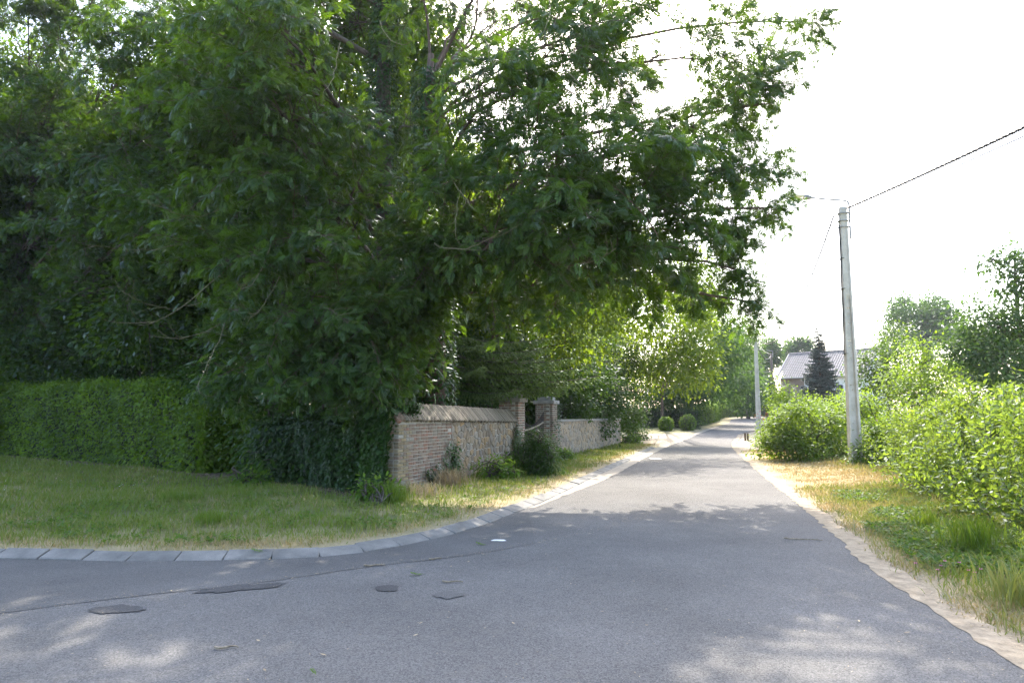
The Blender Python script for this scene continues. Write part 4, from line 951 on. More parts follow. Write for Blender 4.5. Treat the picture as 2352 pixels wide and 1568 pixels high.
# ivy over the left wall: a thick uneven blanket
r = np.random.default_rng(31); n = 34000
s = r.uniform(-.05, 1.06, n); ht = 1.42 + .22 * noise(np.stack([s * 6, s * 0, s * 0], 1), 1.3) + .25 * smooth(.85, 1.05, s)
per = r.uniform(0, 1, n) * (ht + .75); top = per > ht; z = np.where(top, ht, per); a = np.where(top, -(per - ht), 0)
bul = .16 + .15 * noise(np.stack([s * 7, z * 1.6, z * 0], 1), 1.2, 1) + .08 * noise(np.stack([s * 22, z * 5, z * 0], 1), 1.2, 2)
bul = bul * np.where(s > .9, .55, 1)
ang = np.where(top, R(75), R(12)); N3 = np.stack([N_iv[0] * np.cos(ang), N_iv[1] * np.cos(ang), np.sin(ang)], 1)
pp = np.concatenate([IVA + (s * L_iv)[:, None] * T_iv + N_iv * (a - .16)[:, None], (gw + z)[:, None]], 1) + N3 * bul[:, None] - N3 * r.exponential(.05, n)[:, None]
keep = ~((s > .86) & (z < .75) & (noise(pp, 2.2, 3) > .45))
ivy('thick dark ivy blanket smothering the wall left of the brick corner', pp[keep], N3[keep], .075, 32, (*IVA, gw))
# ivy lapping the brick end and hanging over its corner
n = 3800; v = r.uniform(0, 1, n); hgt = r.uniform(0, 1, n)
zz = gw + .2 + 1.72 * hgt; nn_ = -.50 + (.20 * (hgt ** 1.5) + .12) * r.uniform(-1, 1, n) + .10 * noise(np.stack([hgt * 9, v * 0, v * 0], 1))
pp = np.array([wall_pt(-.05 - .06 * r.uniform(), a_, z_) for a_, z_ in zip(nn_, zz)]); Nn = np.tile(np.array([*(-WU), .2]), (n, 1))
ivy('ivy fringe lapping the narrow end of the brick wall', pp, Nn, .07, 33, tuple(pp[0]), tn0=.5)
n = 2600; uu = r.uniform(0, 1.0, n) ** 1.2 * 1.3 - .1; aa = -TH / 2 + r.uniform(-.4, .12, n)
pp = np.array([wall_pt(u_, a_, topz(0) + COH + .05 * r.normal() + .10 * math.sin(u_ * 5)) for u_, a_ in zip(uu, aa)]); pp[:, 2] -= np.abs(aa + TH / 2) * .7
ivy('ivy tuft creeping over the ridge of the tile coping', pp, np.tile(np.array([.5, -.5, .7]), (n, 1)), .07, 34, tuple(pp[0]), tn0=.55)
# strands on the road face
def wall_ivy(label, us, seed, n, zhi, wid, stems=3, off=.03):
    r = np.random.default_rng(seed); pts = []; st = []
    for k in range(stems):
        u0 = us + r.uniform(-wid, wid); zt = zhi * r.uniform(.55, 1); t = np.linspace(0, 1, 12)
        pl = np.array([wall_pt(u0 + .12 * math.sin(x * 5 + k * 2) + .15 * x * r.uniform(-1, 1), off * .4 + .012, gw + zt * x) for x in t]); st.append(pl)
        m_ = n // stems; x = r.uniform(0, 1, m_) ** 1.2; b = np.stack([np.interp(x, t, pl[:, c]) for c in range(3)], 1)
        sp = .10 * (1 - .4 * x)
        b += np.array([*WU, 0]) * (r.normal(size=m_) * sp)[:, None] + np.array([0, 0, 1]) * (r.normal(size=m_) * .05)[:, None] + np.array([*WN, 0]) * (off * r.uniform(.6, 1.8, m_))[:, None]; pts.append(b)
    pts = np.concatenate(pts); ivy(label, pts, np.tile(np.array([*WN, .15]), (len(pts), 1)), .065, seed, tuple(st[0][0]), st, tn0=.45)
wall_ivy('thin ivy strands climbing the brick face near the corner', 1.55, 41, 420, .55, .3, 4)
wall_ivy('ivy strands climbing where brick meets rubble stone', 2.35, 42, 900, 1.0, .35, 6)
wall_ivy('ivy curtain on the wall beside the near gate pillar', U_END - .25, 43, 1500, 1.45, .3, 6, .05)
wall_ivy('ivy trailing over the top of the far gate pillar', UP2 + .3, 44, 500, 2.2, .2, 3, .11)
# ivy on trunks
def trunk_ivy(label, base, h, rad, n, seed, lean, Ht, r0, ts, z0=.1):
    r = np.random.default_rng(seed); t = r.uniform(0, 1, n) ** .9; a = r.uniform(0, 6.28, n); rr = rad * (1.25 - .5 * t) + .10 * np.abs(r.normal(size=n))
    hs = (z0 + h * t + .15) / Ht; ox, oy = lean[0] * hs + .12 * r0 * 6 * np.sin(hs * 4 + ts), lean[1] * hs + .1 * r0 * 6 * np.sin(hs * 3 + ts)
    N3 = np.stack([np.cos(a), np.sin(a), a * 0 + .1], 1); p = np.array(base) + np.stack([ox + rr * np.cos(a), oy + rr * np.sin(a), z0 + h * t], 1)
    ivy(label, p, N3, .085, seed, tuple(base), tn0=.2)
trunk_ivy('dark ivy wrapped round the straight trunk', gbase(884, 18.6), 14.5, .36, 14000, 51, (.12, .1), 17, .40, 2)
trunk_ivy('ivy wrapped round the thick leaning trunk by the brick wall', A0, 9.8, .33, 11000, 52, (.5, -.4), 10.5, .36, 1)

# shrub in front of the gate, weeds and dry stalks at the wall foot
def lobes_at(c, spec): return [(np.array(c) + np.array(o), rd, n) for o, rd, n in spec]
sc_ = G(1232, 1098); sc_[2] = GZ(sc_[None, :2])[0]
tree('cotoneaster_shrub', 'dark small-leaved shrub sprawling in front of the garden gate', sc_, .9, .03, lobes_at(sc_, [((0, 0, .42), (.40, .36, .38), 110), ((.05, .1, .80), (.32, .3, .26), 60), ((.28, -.05, .36), (.26, .28, .3), 45), ((-.26, .1, .58), (.24, .26, .33), 45), ((.05, -.15, .15), (.42, .3, .16), 45)]),
     'long', .085, 20, .13, 'evergreen', 'bark', None, 'shrub', 77, droop=.3, twigs=60)
for i, (px, py, s_, lab) in enumerate([(1140, 1108, .55, 'leafy green nettle clump at the foot of the stone wall'), (1185, 1085, .5, 'green weed clump beside the dark gate shrub'), (870, 1160, .42, 'broad-leaved weed at the foot of the brick corner'), (575, 1128, .38, 'broad-leaved weed below the ivy wall'), (1450, 1022, .55, 'green weeds at the far end of the low wall'), (1290, 1062, .4, 'grassy weed tuft at the near end of the low wall')]):
    b = G(px, py); b[2] = GZ(b[None, :2])[0]
    tree('weed_clump', lab, b, s_ * .8, .008, lobes_at(b, [((0, 0, s_ * .45), (s_ * .8, s_ * .5, s_ * .5), 40), ((s_ * .5, 0, s_ * .3), (s_ * .5, s_ * .4, s_ * .3), 20), ((-s_ * .5, .05, s_ * .3), (s_ * .5, s_ * .4, s_ * .3), 20)]), 'broad', .10, 10, .08, 'weed', 'bark', None, 'weeds', 170 + i, twigs=30)

# ------------------------------------------------------------------ right side: bushes, trees
def bush(name, label, base, spec, kind, size, n_per, rad, m, seed, cat='bush', group=None, droop=.4, twigs=40):
    b = np.array(base, float); b[2] = float(GZ(b[None, :2])[0])
    return tree(name, label, b, .9, .03, lobes_at(b, spec), kind, size, n_per, rad, m, 'bark', group, cat, seed, droop, twigs=twigs, hollow=.35)
GR1 = 'bushes along the right verge'
def blobspec(w, h, d, n, r, k=9):
    out = []
    for i in range(k):
        f = (i + .5) / k; rr = .5 * w * r.uniform(.35, 1); a = r.uniform(0, 6.28)
        out.append(((math.cos(a) * rr, math.sin(a) * rr * d / w, h * (.22 + .64 * f * r.uniform(.75, 1.1))), (w * .30 * (1.1 - .4 * f) * r.uniform(.8, 1.2), d * .30 * (1.1 - .4 * f), h * .17 * r.uniform(.7, 1.4)), n // k))
    for i in range(4):
        out.append(((w * .27 * (-1.5 + i), d * .22 * (-1) ** i, h * .14), (w * .26, d * .3, h * .15), n // 9))
    return out
rb = np.random.default_rng(3)
BU = [
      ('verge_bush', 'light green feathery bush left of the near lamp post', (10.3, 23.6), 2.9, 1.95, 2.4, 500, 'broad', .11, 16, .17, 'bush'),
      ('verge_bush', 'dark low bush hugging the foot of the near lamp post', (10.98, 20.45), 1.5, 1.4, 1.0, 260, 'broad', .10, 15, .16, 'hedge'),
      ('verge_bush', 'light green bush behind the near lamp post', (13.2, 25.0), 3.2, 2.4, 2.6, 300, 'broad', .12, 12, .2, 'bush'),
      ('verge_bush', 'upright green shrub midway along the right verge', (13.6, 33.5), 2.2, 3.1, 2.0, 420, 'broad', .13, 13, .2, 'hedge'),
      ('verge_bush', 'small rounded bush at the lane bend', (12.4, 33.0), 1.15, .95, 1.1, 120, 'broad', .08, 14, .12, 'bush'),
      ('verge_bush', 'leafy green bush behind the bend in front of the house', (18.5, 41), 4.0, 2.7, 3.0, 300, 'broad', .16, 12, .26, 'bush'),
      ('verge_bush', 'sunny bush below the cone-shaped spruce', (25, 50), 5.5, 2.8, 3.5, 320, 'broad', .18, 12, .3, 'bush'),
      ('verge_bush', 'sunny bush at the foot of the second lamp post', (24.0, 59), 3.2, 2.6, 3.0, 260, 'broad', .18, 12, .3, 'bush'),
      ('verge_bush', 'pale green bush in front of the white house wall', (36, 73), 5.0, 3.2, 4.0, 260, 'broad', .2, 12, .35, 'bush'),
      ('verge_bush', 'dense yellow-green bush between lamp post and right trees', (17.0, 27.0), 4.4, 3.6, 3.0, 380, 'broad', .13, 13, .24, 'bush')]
for i, (nm, lab, (x, y), w, h, d, n, kd_, sz, npr, rad, m) in enumerate(BU):
    bush(nm, lab, (x, y, 0), blobspec(w, h, d, n, rb), kd_, sz, npr, rad, m, 200 + i, group=GR1, droop=.45 if kd_ == 'broad' else .7)
# the near bushes: arching stems with opposite pointed leaves
def leafy_stem(seed, lm):
    r = np.random.default_rng(seed); L = 1.9; pl = bez((0, 0, 0), (.03, .95, .0), (r.normal() * .1, L, -.42), 12); tw = [twig_quads(pl, .008)]; lp, ld, lu, ls = [], [], [], []
    for i, t in enumerate(np.linspace(.10, 1, 30)):
        p = np.array([np.interp(t, np.linspace(0, 1, 12), pl[:, k]) for k in range(3)]); a = (i % 2) * 1.57 + r.normal() * .3
        side = np.array([math.cos(a), .25, math.sin(a)])
        if .25 < t < .9 and r.uniform() < .45:
            e = p + nrm(side * np.array([1, 1, 1]) + np.array([0, .5, 0])) * r.uniform(.15, .38); tw.append(twig_quads(bez(p, (p + e) / 2, e, 4), .004))
            for k in range(6): q = p + (e - p) * r.uniform(.3, 1); lp.append(q); ld.append(e - p + r.normal(size=3) * .25); lu.append(r.normal(size=3) + np.array([0, 0, .8])); ls.append(r.uniform(.07, .14))
        for sg in (1, -1):
            lp.append(p); ld.append(side * sg + np.array([0, .3, 0]) + r.normal(size=3) * .2); lu.append(np.array([0, -.8, .5]) + r.normal(size=3) * .5); ls.append(r.uniform(.11, .18) * (1.15 - .45 * t))
    q = place(LEAF['nettle'], np.array(lp), np.array(ld), np.array(lu), np.array(ls))
    return bough_mesh('leafy_stem', q, np.concatenate(tw), np.clip(r.uniform(0, .9, len(q)), 0, 1), M[lm], M['bark'])
LEAF['nettle'] = diamond(.21, .05, .30, .38)
STEM = [leafy_stem(950 + i, 'nettle') for i in range(5)]
def stem_bush(label, c, w, d, h, n, seed, rot=0.0):
    r = np.random.default_rng(seed); c = np.array([c[0], c[1], 0.]); c[2] = float(GZ(c[None, :2])[0]); e = empty('tall_weed_bush', c, label, 'bush', GR1)
    for i in range(n):
        a = r.uniform(0, 6.28); k = r.uniform(0, 1) ** .5; x, y = math.cos(a) * k * w / 2, math.sin(a) * k * d / 2; p = c + np.array([x * math.cos(rot) - y * math.sin(rot), x * math.sin(rot) + y * math.cos(rot), 0]); p[2] = float(GZ(p[None, :2])[0]) - .03
        lean = k ** 1.5 * r.uniform(.3, 1.0); D = np.array([(p[0] - c[0]) / w * 2 * lean, (p[1] - c[1]) / d * 2 * lean, 1.0]) + r.normal(size=3) * np.array([.16, .16, 0])
        if r.uniform() < .3 and k > .6: D[2] *= .45
        o = nrm(np.array([D[0], D[1], 0]) + 1e-4); sc = h / 1.9 * r.uniform(.55, 1.08) * (1 - .25 * k)
        put(STEM[r.integers(5)], e, p, D, o, sc, 'leafy_stem')
    return e
stem_bush('big sunlit bush of drooping pointed leaves at the right edge', (7.9, 9.2), 2.6, 3.0, 2.1, 170, 601, .4)
stem_bush('sunlit bush of pointed leaves in front of the lamp post bushes', (9.0, 12.6), 2.7, 3.2, 2.2, 170, 602, .3)
stem_bush('sunlit bush of pointed leaves just right of the near lamp post', (10.9, 16.6), 2.8, 3.0, 2.2, 150, 603)
stem_bush('sunlit bush at the right frame edge above the nearest weeds', (10.5, 11.0), 3.2, 3.2, 2.9, 140, 604)
stem_bush('low leafy bush at the bottom right edge of the verge', (6.35, 6.9), 1.5, 2.2, .9, 70, 605)
# arching sprays that stick out of the near bushes
r = np.random.default_rng(8); 
GT = 'trees beyond the right verge'
tree('garden_tree', 'dark green tree right behind the near lamp post', gbase(2040, 38), 4.5, .12, [lb(2030, 830, 37, 1.4, 1.3, 1.4, 120), lb(2060, 790, 38, 1.2, 1.2, 1.1, 90), lb(2000, 860, 37, 1.2, 1.2, 1.2, 90), lb(2080, 850, 38, 1.2, 1.2, 1.2, 80), lb(2020, 910, 37, 1.3, 1.2, 1, 70)], 'broad', .17, 13, .3, 'wood_leaf', group=GT, seed=301, twigs=50)
tree('garden_tree', 'yellow-green bushy tree under the hazy oak', gbase(2130, 30), 4.0, .10, [lb(2120, 830, 29, 1.2, 1.2, 1.1, 110), lb(2160, 860, 29, 1.1, 1.1, 1.1, 90), lb(2080, 880, 28, 1.0, 1.0, .9, 80), lb(2130, 910, 27, 1.2, 1.2, .7, 70)], 'broad', .14, 13, .26, 'bush', group=GT, seed=302, twigs=50)
tree('garden_tree', 'tall leafy tree at the right edge of the photo', gbase(2360, 27), 8, .16, [lb(2340, 640, 26, 1.0, 1.1, .9, 70), lb(2380, 580, 26, 1.3, 1.2, 1.0, 80), lb(2270, 740, 26, 1.3, 1.2, 1.0, 95), lb(2350, 760, 26, 1.4, 1.3, 1.1, 110), lb(2230, 800, 26, 1.0, 1.0, .9, 70), lb(2300, 830, 25, 1.4, 1.2, .9, 90), lb(2420, 700, 26, 1.5, 1.4, 1.4, 90), lb(2270, 600, 27, .4, .4, .3, 12)], 'broad', .17, 18, .27, 'far', group=GT, seed=303, twigs=100)
FT = 'hazy trees in the distance'
def fart(label, px, d, hpx_top, hpx_bot, wpx, seed, m='far', n=9, per=60, size=.5):
    s = d / 1568; c = P(px, (hpx_top + hpx_bot) / 2, d); w = wpx * s / 2; h = (hpx_bot - hpx_top) * s / 2; r = np.random.default_rng(seed)
    lobes = [(c + np.array([r.uniform(-.65, .65) * w, r.uniform(-.5, .5) * w, r.uniform(-.7, .7) * h]), (w * .30, w * .30, h * .27), per) for k in range(n)]
    g = float(H(c[0], c[1])); tree('distant_tree', label, (c[0], c[1], g), c[2] - g + h * .7, .3, lobes, 'broad', size, 16, w * .12, m, 'bark', FT, 'tree', seed, twigs=50)
fart('broad hazy round-headed oak rising above the right bushes', 2115, 95, 655, 800, 190, 401, n=26, per=32, size=.40)
fart('hazy tree behind the second lamp post', 1770, 115, 740, 950, 110, 402, n=9)
fart('pale hazy tree left of the tiled house', 1835, 125, 745, 880, 90, 403)
fart('hazy tree beyond the lane bend', 1710, 105, 730, 960, 120, 404)
fart('hazy tree far behind the house gable', 1690, 140, 720, 940, 160, 405)
fart('hazy tree hidden low behind the house', 1890, 125, 800, 900, 130, 406)
fart('hazy tree low behind the oak on the right', 2230, 100, 740, 900, 170, 407)
fart('hazy tree between house and oak', 2010, 110, 790, 900, 120, 408)
fart('hazy tree at the far right behind the leafy tree', 2360, 90, 700, 900, 200, 409)
fart('dark narrow conifer spire under the oak', 2127, 75, 745, 860, 26, 410, 'bluespruce', n=8, per=30, size=.25)
MT = 'trees along the left of the lane'
tree('lane_tree', 'tall dark green tree left of the second lamp post', gbase(1585, 67), 11, .22, [lb(1645, 720, 58, 2.2, 2, 2, 110), lb(1690, 790, 60, 1.8, 1.8, 2, 100), lb(1640, 820, 58, 2.2, 2, 2, 110), lb(1690, 860, 66, 2.1, 1.8, 2, 100), lb(1620, 870, 59, 2.4, 2, 1.7, 100), lb(1580, 890, 60, 2.2, 2, 1.4, 80), lb(1600, 680, 60, 2.2, 2, 2, 90), lb(1665, 890, 66, 2.4, 2, 1.6, 90)], 'broad', .32, 15, .5, 'far', group=MT, seed=310, twigs=60)
tree('lane_tree', 'dark leafy tree behind the round topiary balls', gbase(1525, 63), 7, .18, [lb(1540, 885, 62, 2.4, 1.8, 1.9, 110), lb(1490, 895, 60, 2.4, 1.8, 1.7, 90), lb(1590, 905, 63, 2.0, 1.8, 1.4, 90), lb(1560, 810, 64, 2.4, 1.8, 2.0, 90), lb(1500, 915, 63, 2.2, 1.8, .9, 70), lb(1560, 925, 64, 2.2, 1.8, .9, 70)], 'broad', .27, 15, .42, 'evergreen', group=MT, seed=311, twigs=60)
tree('lane_tree', 'far dark tree above the long clipped hedge', gbase(1720, 82), 10, .2, [lb(1700, 850, 80, 2.6, 2, 2.4, 90), lb(1710, 910, 80, 2.4, 2, 1.6, 80), lb(1680, 790, 82, 2.4, 2, 2.4, 80), lb(1725, 890, 83, 1.6, 2, 1.8, 60)], 'broad', .42, 15, .55, 'far', group=MT, seed=312, twigs=40)

# topiary balls and clipped hedge past the driveway
def ball(label, px, pyb, rpx, seed):
    b = G(px, pyb); d = b[1]; rr = rpx * d / 1568; r = np.random.default_rng(seed); n = 2600
    e = empty('topiary_ball', (b[0], b[1], b[2]), label, 'topiary', 'clipped topiary balls')
    dv = rand_dir(n, r); c = b + np.array([0, 0, rr * 1.02]); p = c + dv * rr * (1 + .04 * noise(dv * 3, 2))[:, None] * np.array([1, 1, 1.05])
    q = surface_leaves(p, dv, .10, 'broad', r, jitter=.03); child('foliage', quads_mesh('foliage', q, np.clip(.4 + r.normal(size=n) * .2, 0, 1)), e, M['hedge'])
    mb = MB(); mb.tube([b - [0, 0, .1], c], [.07, .05], 6); mb.build('stem', M['bark'], e)
    mb = MB(); t = np.linspace(0, math.pi, 8); mb.tube([c + np.array([0, 0, -.88 * rr * math.cos(x)]) for x in t], np.maximum(.88 * rr * np.sin(t), .01), 12); mb.build('blocking_core', M['bark'], e, True)  # solid core added inside the leaves, as in the hedges
ball('round clipped topiary ball at the left by the driveway', 1530, 991, 16, 501)
ball('round clipped topiary ball on the right, nearest the lane', 1580, 990, 18, 502)
hl_ = [q + np.array([-1.1, .7]) for q in resample(LEc, 4.0) if 55 < q[1] < 98]
hedge('clipped_hedge', 'long clipped hedge along the far left of the lane', hl_[::1], 1.3, lambda t: 1.75 + .2 * t, 22000, .16, 'hedge', 510, core_in=.15)
hl2 = [G(1492, 990)[:2] + np.array([-3, 2.5]), G(1560, 986)[:2] + np.array([0, 2.5]), G(1606, 990)[:2] + np.array([-.5, 2.2])]
hedge('clipped_hedge', 'dark clipped hedge behind the topiary balls', hl2, 1.3, lambda t: 1.55, 9000, .14, 'evergreen', 511, core_in=.15)

# ------------------------------------------------------------------ house
hA, hB = P(1783, 868, 88), P(1990, 855, 80); hd = nrm((hB - hA)[:2]); hn = np.array([-hd[1], hd[0]])   # hn points away from us
EZ = hA[2]; HL = np.linalg.norm((hB - hA)[:2]); HW = 8.0; RZ = EZ + 3.3; g0 = float(H(0, 85)) - .3
house = empty('tiled_house', (*((hA + hB)[:2] / 2), g0), 'whitewashed house with a large grey-brown tiled roof beyond the bushes', 'house')
def hp_(u, n, z): return np.array([*(hA[:2] + hd * u + hn * n), z])
def hbox(mb, u0, u1, n0, n1, z0, z1): mb.box(hp_((u0 + u1) / 2, (n0 + n1) / 2, (z0 + z1) / 2), [*hd, 0], [*hn, 0], [0, 0, 1], (u1 - u0) / 2, abs(n1 - n0) / 2, (z1 - z0) / 2)
mb = MB(); hbox(mb, 3.4, HL, .45, HW - .45, g0, EZ - .1); mb.build('white_wall', M['white'], house)
mb = MB(); hbox(mb, .35, 3.4, .45, HW - .45, g0, EZ - .1); o = mb.build('brick_wall', plain('house_brick', (.13, .095, .075), (.22, .16, .12), 12), house)
mb = MB(); mb.add([hp_(.36, .5, EZ - .12), hp_(.36, HW - .5, EZ - .12), hp_(.36, HW / 2, RZ - .2), hp_(HL - .1, .5, EZ - .12), hp_(HL - .1, HW - .5, EZ - .12), hp_(HL - .1, HW / 2, RZ - .2)], [(0, 1, 2), (3, 5, 4), (0, 3, 4, 1), (0, 2, 5, 3), (1, 4, 5, 2)]); mb.build('gable', M['white'], house)
def roofmat():
    m, n, l, b = mat('clay_tile'); t = noise_n(n, l, 2.5, 6, .7, pos(n)); r = ramp(n, [(.3, (.17, .15, .14)), (.7, (.30, .265, .245))]); l.new(t.outputs[0], r.inputs[0]); l.new(r.outputs[0], b.inputs['Base Color']); b.inputs['Roughness'].default_value = .6; return m
M['roof'] = roofmat()
def roof_side(n0, n1):
    mb = MB(); nu = int(HL / .075); rows = 15; sl_ = np.array([*(hn * (n1 - n0)), RZ - EZ]); up = nrm(np.cross([*hd, 0], sl_)); up = up if up[2] > 0 else -up
    for k in range(rows):
        a, b = k / rows, (k + 1.08) / rows; vs = []
        for i in range(nu + 1):
            u = HL * i / nu; w = .035 * math.sin(u / .3 * 6.283)
            for t, lift in ((a, .05), (b, .0)):
                vs.append(hp_(u, n0 + (n1 - n0) * t, EZ + (RZ - EZ) * t) + up * (w + lift))
        mb.add(vs, [(2 * i, 2 * i + 1, 2 * i + 3, 2 * i + 2) for i in range(nu)])
    return mb
tag(roof_side(0, HW / 2).build('roof_tiles', M['roof'], house), kind='stuff'); tag(roof_side(HW, HW / 2).build('roof_tiles', M['roof'], house), kind='stuff')
u = 0
while u < HL:
    mb = MB(); mb.tube([hp_(u, HW / 2, RZ + .04), hp_(u + .42, HW / 2, RZ + .07)], [.12, .14], 8); mb.build('ridge_tile', M['roof'], house); u += .40
mb = MB(); mb.tube([hp_(-.1, -.05, EZ - .08), hp_(HL, -.05, EZ - .08)], .09, 8); mb.build('rain_gutter', M['galv'], house)
mb = MB(); mb.tube([hp_(-.02, 0, EZ + .02), hp_(-.02, HW / 2, RZ + .02)], .08, 6); mb.build('verge_board', M['galv'], house)
wu = HL * .70
def arch(u, z, w, h, n, nm, m, parent):
    mb = MB(); k = 9; t = np.linspace(0, math.pi, k); pr = [(u - w, z), (u + w, z)] + [(u + w * math.cos(x), z + h + .35 * w * math.sin(x)) for x in t]
    vs = [hp_(a, n, b) for a, b in pr] + [hp_(a, n + .12, b) for a, b in pr]; q = len(pr)
    mb.add(vs, [tuple(range(q))] + [(i, (i + 1) % q, q + (i + 1) % q, q + i) for i in range(q)]); return mb.build(nm, m, parent)
for uu_ in (HL * .30, HL * .70):
    wdw = arch(uu_, EZ - 2.2, .42, 1.0, .41, 'window', M['galv'], house)
    arch(uu_, EZ - 2.14, .36, .92, .395, 'pane', M['glass'], wdw)
    mb = MB(); hbox(mb, uu_ - .5, uu_ + .5, .33, .45, EZ - 2.30, EZ - 2.21); mb.build('sill', M['cap'], wdw)

# ------------------------------------------------------------------ lamp posts and wires
def plate_with_holes(mb, c0, X, Nv, z0, z1, w0, w1, th, holes, z2w):
    """vertical web; holes: list of (z, xfrac, r)"""
    rows = sorted(set([z0, z1] + [h[0] + s * .06 for h in holes for s in (-1, 1)])); rows = [z for z in rows if z0 <= z <= z1]
    def pt(x, z, n): return c0 + X * x + Nv * n + np.array([0, 0, z])
    for a, b in zip(rows[:-1], rows[1:]):
        hs = [h for h in holes if a - 1e-6 <= h[0] - .059 and h[0] + .059 <= b + 1e-6]
        xs = [(-1, 1, None)]
        if len(hs) == 1: xs = [(-1, 1, hs[0])]
        elif len(hs) >= 2: hs = sorted(hs, key=lambda h: h[1]); xs = [(-1, 0, hs[0]), (0, 1, hs[1])]
        for f0, f1, h in xs:
            wa, wb = z2w(a), z2w(b); x00, x10, x01, x11 = f0 * wa, f1 * wa, f0 * wb, f1 * wb
            for n, flip in ((th, False), (-th, True)):
                if h is None:
                    f = (0, 1, 2, 3); mb.add([pt(x00, a, n), pt(x10, a, n), pt(x11, b, n), pt(x01, b, n)], [f if not flip else f[::-1]])
                else:
                    cx = h[1] * z2w(h[0]); ring = [(cx + h[2] * math.cos(t), h[0] + h[2] * math.sin(t)) for t in np.arange(8) * math.pi / 4 + math.pi / 8]
                    xm = (x10 + x11) / 2; xn = (x00 + x01) / 2; zm = (a + b) / 2
                    outer = [(xm, zm + .02), (x11, b), (x01, b), (xn, zm + .02), (xn, zm - .02), (x00, a), (x10, a), (xm, zm - .02)]
                    outer = [(x11, zm * .5 + b * .5), (x11, b), (x01, b), (x01, zm * .5 + b * .5), (x00, zm * .5 + a * .5), (x00, a), (x10, a), (x10, zm * .5 + a * .5)]
                    vs = [pt(x, z, n) for x, z in outer] + [pt(x, z, n) for x, z in ring]
                    fs = [(i, (i + 1) % 8, 8 + (i + 1) % 8, 8 + i) for i in range(8)]
                    mb.add(vs, [f if not flip else f[::-1] for f in fs])
            if h is not None:
                cx = h[1] * z2w(h[0]); ring = [(cx + h[2] * math.cos(t), h[0] + h[2] * math.sin(t)) for t in np.arange(8) * math.pi / 4 + math.pi / 8]
                mb.add([pt(x, z, -th) for x, z in ring] + [pt(x, z, th) for x, z in ring], [(i, 8 + i, 8 + (i + 1) % 8, (i + 1) % 8) for i in range(8)])
def luminaire(e, a, dirv, L, drop=.0):
    dirv = nrm(np.array(dirv, float)); sv = nrm(np.cross(dirv, [0, 0, 1])); up = np.cross(sv, dirv)
    def body(l0, l1, w0, w1, h0, h1, hb, nm, m, par):
        mb = MB(); vs = []
        for l, w, h in ((l0, w0, h0), ((l0 + l1) / 2, (w0 + w1) / 2 * 1.06, (h0 + h1) / 2 * 1.05), (l1, w1, h1)):
            for x, z in ((-1, hb), (-.8, -.8), (.8, -.8), (1, hb), (.75, .8), (0, 1), (-.75, .8)):
                vs.append(a + dirv * l + sv * x * w + up * z * h)
        fs = [(i * 7 + j, i * 7 + (j + 1) % 7, i * 7 + 7 + (j + 1) % 7, i * 7 + 7 + j) for i in range(2) for j in range(7)] + [tuple(range(6, -1, -1)), tuple(14 + j for j in range(7))]
        mb.add(vs, fs); return mb.build(nm, m, par, False)
    hd_ = body(0, .36 * L, .06, .125, .055, .085, 0, 'lamp_housing', M['galv'], e)
    body(.36 * L, L, .115, .09, .08, .055, 0, 'lamp_cover', M['lampglass'], e)
def band(mb, c, X, Nv, z, hx, hy, h=.02):
    mb.box(c + np.array([0, 0, z]), X, Nv, [0, 0, 1], hx, hy, h)

